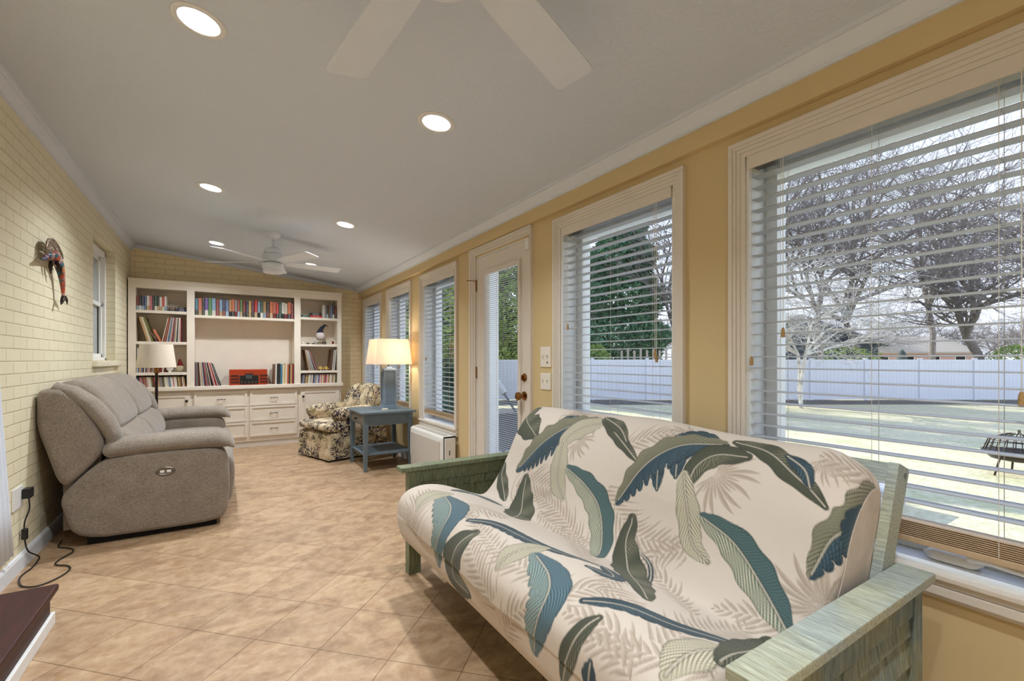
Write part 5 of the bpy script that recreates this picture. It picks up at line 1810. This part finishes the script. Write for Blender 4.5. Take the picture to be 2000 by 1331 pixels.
solo('fence_shadow_strip', MB().xf(Matrix.Identity(4)) if False else MB().add([(FEX + R2[0] * a - F2[0] * b_, FEY + R2[1] * a - F2[1] * b_, GZ + c) for c in (0, .02) for (a, b_) in ((-12, .1), (30, .1), (30, 1.6), (-12, 2.2))], [(0, 1, 2, 3), (4, 7, 6, 5), (0, 4, 5, 1), (1, 5, 6, 2), (2, 6, 7, 3), (3, 7, 4, 0)]),  # dark strip painting the tree and fence shadow onto the lawn
     plain('shadowed_ground', rgb(120, 112, 104), .95, var=.3, scale=9, bump=.8, bdist=.03), 'dark strip painted as shadow along the foot of the fence', 'ground', kind='structure')

# ---- trees
M['bark'] = plain('grey_bark', rgb(132, 124, 120), .9, var=.15, scale=8)
M['birch'] = plain('white_birch_bark', rgb(222, 216, 206), .8, var=.28, scale=5)
M['twig'] = plain('dark_twig', rgb(96, 88, 84), .9, var=.1)
def bare_tree(name, x, y, h, seed, label, m, depth=7, trunks=1, spread=.55, r0=.16, first=.28, pale=False):
    r = random.Random(seed)
    segs = []
    def grow(p, d, L, rad, lev):
        if lev > depth:
            return
        n_ = 3 if lev < 5 else 2
        q = p
        for i in range(n_):
            j = Vector((r.gauss(0, .13), r.gauss(0, .13), r.gauss(0, .09) + .03))
            d2 = (d + j).normalized()
            q2 = q + d2 * (L / n_)
            segs.append((q, q2, rad * (1 - .25 * i / n_), rad * (1 - .25 * (i + 1) / n_)))
            q, d = q2, d2
            if lev >= 1 and i < n_ - 1 and lev < depth:
                sd = (d + Vector((r.gauss(0, 1), r.gauss(0, 1), r.gauss(.15, .6))) * .9).normalized()
                grow(q, sd, L * r.uniform(.5, .7), rad * .5, lev + 1 + (lev > 2))
        for b_ in range(2 if lev else 4):
            sd = (d + Vector((r.gauss(0, 1), r.gauss(0, 1), r.gauss(0, .5))) * spread).normalized()
            grow(q, sd, L * r.uniform(.66, .86), rad * .62, lev + 1)
    for t_ in range(trunks):
        a = 2 * PI * t_ / trunks + .4
        off = Vector((math.cos(a), math.sin(a), 0)) * (.12 if trunks > 1 else 0)
        grow(Vector((x, y, GZ)) + off, (Vector((0, 0, 1)) + off * .35).normalized(), h * first, r0, 0)
    vs, fs = [], []
    for (p, q, ra, rb) in segs:
        d = (q - p).normalized()
        a = d.orthogonal().normalized()
        b_ = d.cross(a)
        nn = 8 if ra > .04 else 3
        ra, rb = max(ra, .0040), max(rb, .0028)
        o = len(vs)
        for (c, rr) in ((p, ra), (q, rb)):
            for k in range(nn):
                t_ = 2 * PI * k / nn
                vs.append(tuple(c + (a * math.cos(t_) + b_ * math.sin(t_)) * rr))
        for k in range(nn):
            fs.append((o + k, o + (k + 1) % nn, o + nn + (k + 1) % nn, o + nn + k))
    me = bpy.data.meshes.new(name)
    me.from_pydata([(v_[0] - x, v_[1] - y, v_[2] - GZ) for v_ in vs], [], fs)
    me.materials.append(m)
    o = bpy.data.objects.new(name, me)
    o.location = (x, y, GZ)
    COL.objects.link(o)
    return tag(o, label, 'tree', None)

def world_at(px, depth):
    """place along the yard: sideways position from a bearing, at a given distance"""
    u = (px - 1000) / 895
    return (F2[0] + R2[0] * u) * depth, (F2[1] + R2[1] * u) * depth
BT = [(1565, 17.2, 8.5, 11, 'pale twin-trunked birch standing in front of the white fence', 'birch', 7, 2, .85, .075, .24),
      (1925, 23.5, 20, 12, 'big bare spreading tree behind the fence, opposite the near end of the futon', 'bark', 8, 1, .62, .24, .16),
      (1700, 25, 21, 13, 'bare tree rising above the fence right of the dark house roof', 'bark', 8, 1, .62, .2, .19),
      (2120, 22, 19, 14, 'bare tree half cut off by the picture edge', 'bark', 7, 1, .6, .2, .20),
      (1500, 29, 24, 15, 'tall bare tree behind the dark house', 'bark', 8, 1, .6, .2, .20),
      (1830, 34, 26, 16, 'farthest bare tree, above the pale brick house', 'bark', 7, 1, .6, .22, .22),
      (1610, 22.5, 18, 17, 'bare tree just behind the fence near the birch', 'bark', 8, 1, .65, .16, .22),
      (1318, 25, 16, 18, 'thin bare tree beside the big evergreen', 'bark', 7, 1, .6, .14, .22),
      (1020, 26, 13, 19, 'bare tree seen through the door glass', 'bark', 6, 1, .6, .14, .26)]
for (px_, dp, hh, sd, lb, mt, dep, tr_, spr, r0, fi) in BT:
    x, y = world_at(px_, dp)
    bare_tree('bare_tree', x, y, hh, sd, lb, M[mt], dep, tr_, spr, r0, fi)

_src = [o for o in COL.objects if o.name.startswith('bare_tree')]
for k, (px_, dp, sc_, sr) in enumerate([(1470, 44, .8, 1), (1560, 40, .7, 3), (1640, 46, .85, 2), (1760, 50, .8, 4), (1850, 46, .7, 1), (1935, 44, .75, 6), (2010, 48, .85, 2), (2090, 42, .75, 4), (1330, 42, .75, 3), (1250, 46, .8, 6)]):
    o = _src[sr].copy()
    COL.objects.link(o)
    x, y = world_at(px_, dp)
    o.location = (x, y, GZ)
    o.rotation_euler = (0, 0, .9 * k + .4)
    o.scale = (sc_, sc_, sc_ * .62)
    o['label'] = 'bare tree on the skyline far beyond the fence and houses'
    o['group'] = 'bare trees on the skyline'

def foliage(name, px_, dp, h, r0, n, seed, label, cols, cone=True, z0=.2, size=.16, group=None):
    x, y = world_at(px_, dp)
    rg = np.random.RandomState(seed)
    t_ = thing(name, label, 'tree', (x, y, GZ), group=group)
    hh = rg.rand(n) ** 1.25
    if cone:
        env = (1 - hh) ** .75 * (.85 + .15 * np.sin(hh * 40))
    else:
        env = np.sqrt(np.clip(1 - (2 * hh - 1) ** 2, 0, 1))
    an = rg.rand(n) * 2 * PI
    env = env * (1 + .18 * np.sin(an * 5 + hh * 17))
    rr = r0 * env * (.55 + .45 * np.sqrt(rg.rand(n)))
    P = np.stack([rr * np.cos(an), rr * np.sin(an), z0 + hh * h], 1)
    D = rg.randn(n, 3)
    D[:, 0] += 1.3 * np.cos(an)
    D[:, 1] += 1.3 * np.sin(an)
    D /= np.linalg.norm(D, axis=1)[:, None]
    T = np.cross(D, rg.randn(n, 3))
    T /= np.linalg.norm(T, axis=1)[:, None]
    s1 = size * (.6 + .8 * rg.rand(n))[:, None]
    V = np.stack([P - T * s1 * .22, P + D * s1, P + T * s1 * .22 + D * s1 * .3, P - D * s1 * .2], 1).reshape(-1, 3)
    F = np.arange(n * 4).reshape(-1, 4)
    me = bpy.data.meshes.new('foliage')
    me.from_pydata(V.tolist(), [], F.tolist())
    key = 'leaf%s' % (cols,)
    if key not in M:
        m = NT('leaf_green')
        f = m.noise(m.coord(), 2.2, 4, .7)
        f2 = m.noise(m.coord(), 30, 2, .7)
        m.color(m.mix(.5, m.ramp(f, [(.35, rgb(*cols[0])), (.65, rgb(*cols[1]))]), m.ramp(f2, [(.35, rgb(*cols[0])), (.65, rgb(*cols[1]))])))
        m.rough(.7)
        M[key] = m.m
    me.materials.append(M[key])
    o = bpy.data.objects.new('foliage', me)
    COL.objects.link(o)
    o.parent = t_
    part('trunk', MB().tube([(0, 0, 0), (0, 0, h * .8)], [.14, .03], 8), M['bark'], t_, local=True)
    return t_
DK = ((52, 94, 76), (116, 160, 116))
LG = ((96, 132, 64), (176, 196, 110))
MG = ((58, 96, 66), (128, 160, 104))
foliage('evergreen_tree', 1215, 27, 15, 3.2, 42000, 1, 'huge dense evergreen behind the fence seen through the window beside the switches', DK, size=.26)
foliage('evergreen_tree', 1120, 29, 12, 2.6, 20000, 2, 'evergreen half hidden behind the huge one', DK, size=.26)
foliage('evergreen_tree', 870, 16, 8, 1.7, 22000, 3, 'dark evergreen seen through the window above the heater', DK, size=.24)
foliage('leafy_tree', 985, 24.5, 11, 2.3, 16000, 4, 'yellow-green leafy tree seen through the door glass', LG, cone=False, z0=1.2, size=.24)
foliage('evergreen_tree', 950, 27, 12, 2.4, 16000, 5, 'mid green conifer at the hinge side of the door view', MG, size=.26)
foliage('leafy_tree', 790, 15, 7, 2.2, 14000, 6, 'light green tree glimpsed behind the table lamp window', LG, cone=False, z0=.6, size=.22)
foliage('leafy_tree', 725, 18, 8, 2.6, 12000, 7, 'pale green tree glimpsed through the farthest window', MG, cone=False, z0=.6, size=.24)
foliage('shrub', 1165, 21.9, 1.7, .6, 4000, 8, 'bright yellow-green shrub showing over the fence', LG, cone=False, z0=.8, size=.12)
foliage('shrub', 1655, 22.4, 1.5, 1.3, 1100, 9, 'loose green shrub in front of the dark house', LG, cone=False, z0=.9, size=.14)
foliage('shrub', 1980, 22.5, 1.9, .9, 3000, 10, 'low green shrub behind the fence near the big bare tree', LG, cone=False, z0=.6, size=.12)

# ---- houses beyond the fence
def house(name, px0, px1, dp, wall_h, ridge_h, label, mw, mr_, gable=False, cat='house'):
    x0, y0 = world_at(px0, dp)
    x1, y1 = world_at(px1, dp)
    w_ = math.hypot(x1 - x0, y1 - y0)
    t_ = thing(name, label, cat, ((x0 + x1) / 2, (y0 + y1) / 2, GZ), ROTF)
    D = 7.0
    part('walls', MB().box(-w_ / 2, w_ / 2, 0, D, 0, wall_h), mw, t_, local=True)
    if gable:     # gable end faces the garden
        vs = [(-w_ / 2 - .4, wall_h - .15), (0, ridge_h), (w_ / 2 + .4, wall_h - .15), (w_ / 2 + .4, wall_h + .02), (0, ridge_h + .2), (-w_ / 2 - .4, wall_h + .02)]
        part('roof', MB().prism(vs, -.4, D + .4, 'Y'), mr_, t_, local=True)
        part('gable', MB().prism([(-w_ / 2, wall_h), (w_ / 2, wall_h), (0, ridge_h)], .0, D, 'Y'), mw, t_, local=True)
    else:
        part('roof', MB().prism([(-.5, wall_h), (D / 2, ridge_h), (D + .5, wall_h), (D + .5, wall_h - .15), (-.5, wall_h - .15)], -w_ / 2 - .4, w_ / 2 + .4, 'X'), mr_, t_, local=True)
        for k in range(4):
            xx = -w_ / 2 + (k + .5) * w_ / 4
            f_ = part('window', MB().box(xx - .5, xx + .5, -.04, .01, wall_h - 1.2, wall_h - .35), M['white'], t_, local=True)
            part('pane', MB().box(xx - .42, xx + .42, -.05, -.03, wall_h - 1.12, wall_h - .43), M['dark'], f_, local=True)
    return t_
house('neighbour_house', 1400, 1715, 26, 2.70, 4.15, 'dark grey house with a sloping gable roof behind the fence', plain('dark_siding', rgb(74, 84, 94), .8), plain('grey_shingles', rgb(140, 142, 150), .9), gable=True)
house('neighbour_house', 1700, 1900, 42, 2.5, 4.1, 'distant pale pink brick house with a tan roof', plain('pink_brick', rgb(206, 168, 156), .9), plain('tan_roof', rgb(178, 166, 150), .9))
x, y = world_at(1762, 30)
solo('clipped_conifer', MB().lathe([(.38, 0), (.42, .8), (.34, 1.7), (.16, 2.3), (.01, 2.5)], (x, y, GZ), 20), plain('grey_green', rgb(96, 108, 104), .9, bump=.8, bdist=.05), 'small pointed grey-green conifer peeking over the fence', 'shrub', smooth=True)
x, y = world_at(1262, 21.6)
t_ = thing('garden_gate', 'weathered picket gate showing above the fence below the evergreen', 'gate', (x, y, GZ), ROTF)
for k in range(9):
    part('picket', MB().box(-1.2 + k * .3, -1.1 + k * .3, 0, .03, 0, 2.25 + .06 * (k % 2)), plain('weathered_picket', rgb(170, 160, 150), .9) if 'pk' not in M else M['pk'], t_, local=True)

# ---- patio by the door
M['patio'] = plain('patio_concrete', rgb(196, 194, 190), .9, var=.06, scale=4)
solo('patio_slab', MB().box(XR + .24, 7.2, 2.2, 9.5, GZ, GZ + .30), M['patio'], 'pale concrete patio outside the glazed door', 'patio', kind='structure')
M['patmetal'] = plain('patio_dark_metal', rgb(86, 88, 92), .5)
PZ0 = GZ + .30
def patio_table(x, y):
    t_ = thing('patio_table', 'round dark metal patio table outside the door', 'table', (x, y, PZ0))
    part('tabletop', MB().lathe([(.5, .70), (.52, .71), (.5, .725)], (x, y, PZ0), 32), M['patmetal'], t_)
    for k in range(4):
        a = PI / 4 + k * PI / 2
        part('leg', MB().tube([(x + .42 * math.cos(a), y + .42 * math.sin(a), PZ0), (x + .34 * math.cos(a), y + .34 * math.sin(a), PZ0 + .70)], .028, 8), M['patmetal'], t_)
    p_ = thing('closed_umbrella', 'closed garden umbrella leaning out of the patio table', 'umbrella', (x, y, PZ0 + .73))
    part('pole', MB().tube([(x + .05, y - .1, PZ0 + .735), (x - .22, y + .55, PZ0 + 1.62)], .018, 8), M['patmetal'], p_)
    part('canopy', MB().tube([(x - .03, y + .1, PZ0 + 1.0), (x - .12, y + .3, PZ0 + 1.28), (x - .22, y + .55, PZ0 + 1.60)], [.06, .05, .012], 10), plain('umbrella_cloth', rgb(196, 196, 190), .9), p_)
patio_table(3.75, 6.0)
def patio_chair(x, y, rz, label):
    t_ = thing('patio_chair', label, 'chair', (x, y, PZ0), rz)
    part('seat', MB().box(-.23, .23, -.23, .23, .40, .43), M['patmetal'], t_, local=True)
    part('backrest', MB().box(-.23, .23, .20, .23, .43, .86), M['patmetal'], t_, local=True)
    for sx in (-1, 1):
        for sy in (-1, 1):
            part('leg', MB().box(sx * .22 - .015, sx * .22 + .015, sy * .22 - .015, sy * .22 + .015, 0, .40), M['patmetal'], t_, local=True)
patio_chair(3.15, 5.05, 2.7, 'dark metal patio chair nearest the door')
patio_chair(4.7, 5.6, 1.2, 'dark metal patio chair beyond the patio table')

# fire pit on the lawn
x, y = 10.6, 1.82
t_ = thing('fire_pit', 'black mesh fire pit standing on the lawn', 'fire pit', (x, y, GZ))
part('bowl', MB().lathe([(.10, .22), (.32, .26), (.42, .36), (.43, .38), (.40, .38), (.30, .30), (.08, .26)], (x, y, GZ), 28), M['iron'], t_, smooth=True)
mb = MB()
for k in range(24):
    a = 2 * PI * k / 24
    mb.tube([(x + .40 * math.cos(a), y + .40 * math.sin(a), GZ + .38), (x + .34 * math.cos(a), y + .34 * math.sin(a), GZ + .56), (x + .12 * math.cos(a), y + .12 * math.sin(a), GZ + .66)], .006, 4)
for (r_, z_) in ((.38, .46), (.34, .56), (.2, .63)):
    mb.tube([(x + r_ * math.cos(2 * PI * k / 24), y + r_ * math.sin(2 * PI * k / 24), GZ + z_) for k in range(25)], .006, 4)
part('spark_screen', mb, M['iron'], t_)
for k in range(3):
    a = 2 * PI * k / 3 + .4
    part('leg', MB().tube([(x + .36 * math.cos(a), y + .36 * math.sin(a), GZ), (x + .28 * math.cos(a), y + .28 * math.sin(a), GZ + .27)], .014, 8), M['iron'], t_)
part('handle', MB().tube([(x - .05, y, GZ + .66), (x - .05, y, GZ + .72), (x + .05, y, GZ + .72), (x + .05, y, GZ + .66)], .008, 6), M['iron'], t_)

M['wb'] = None
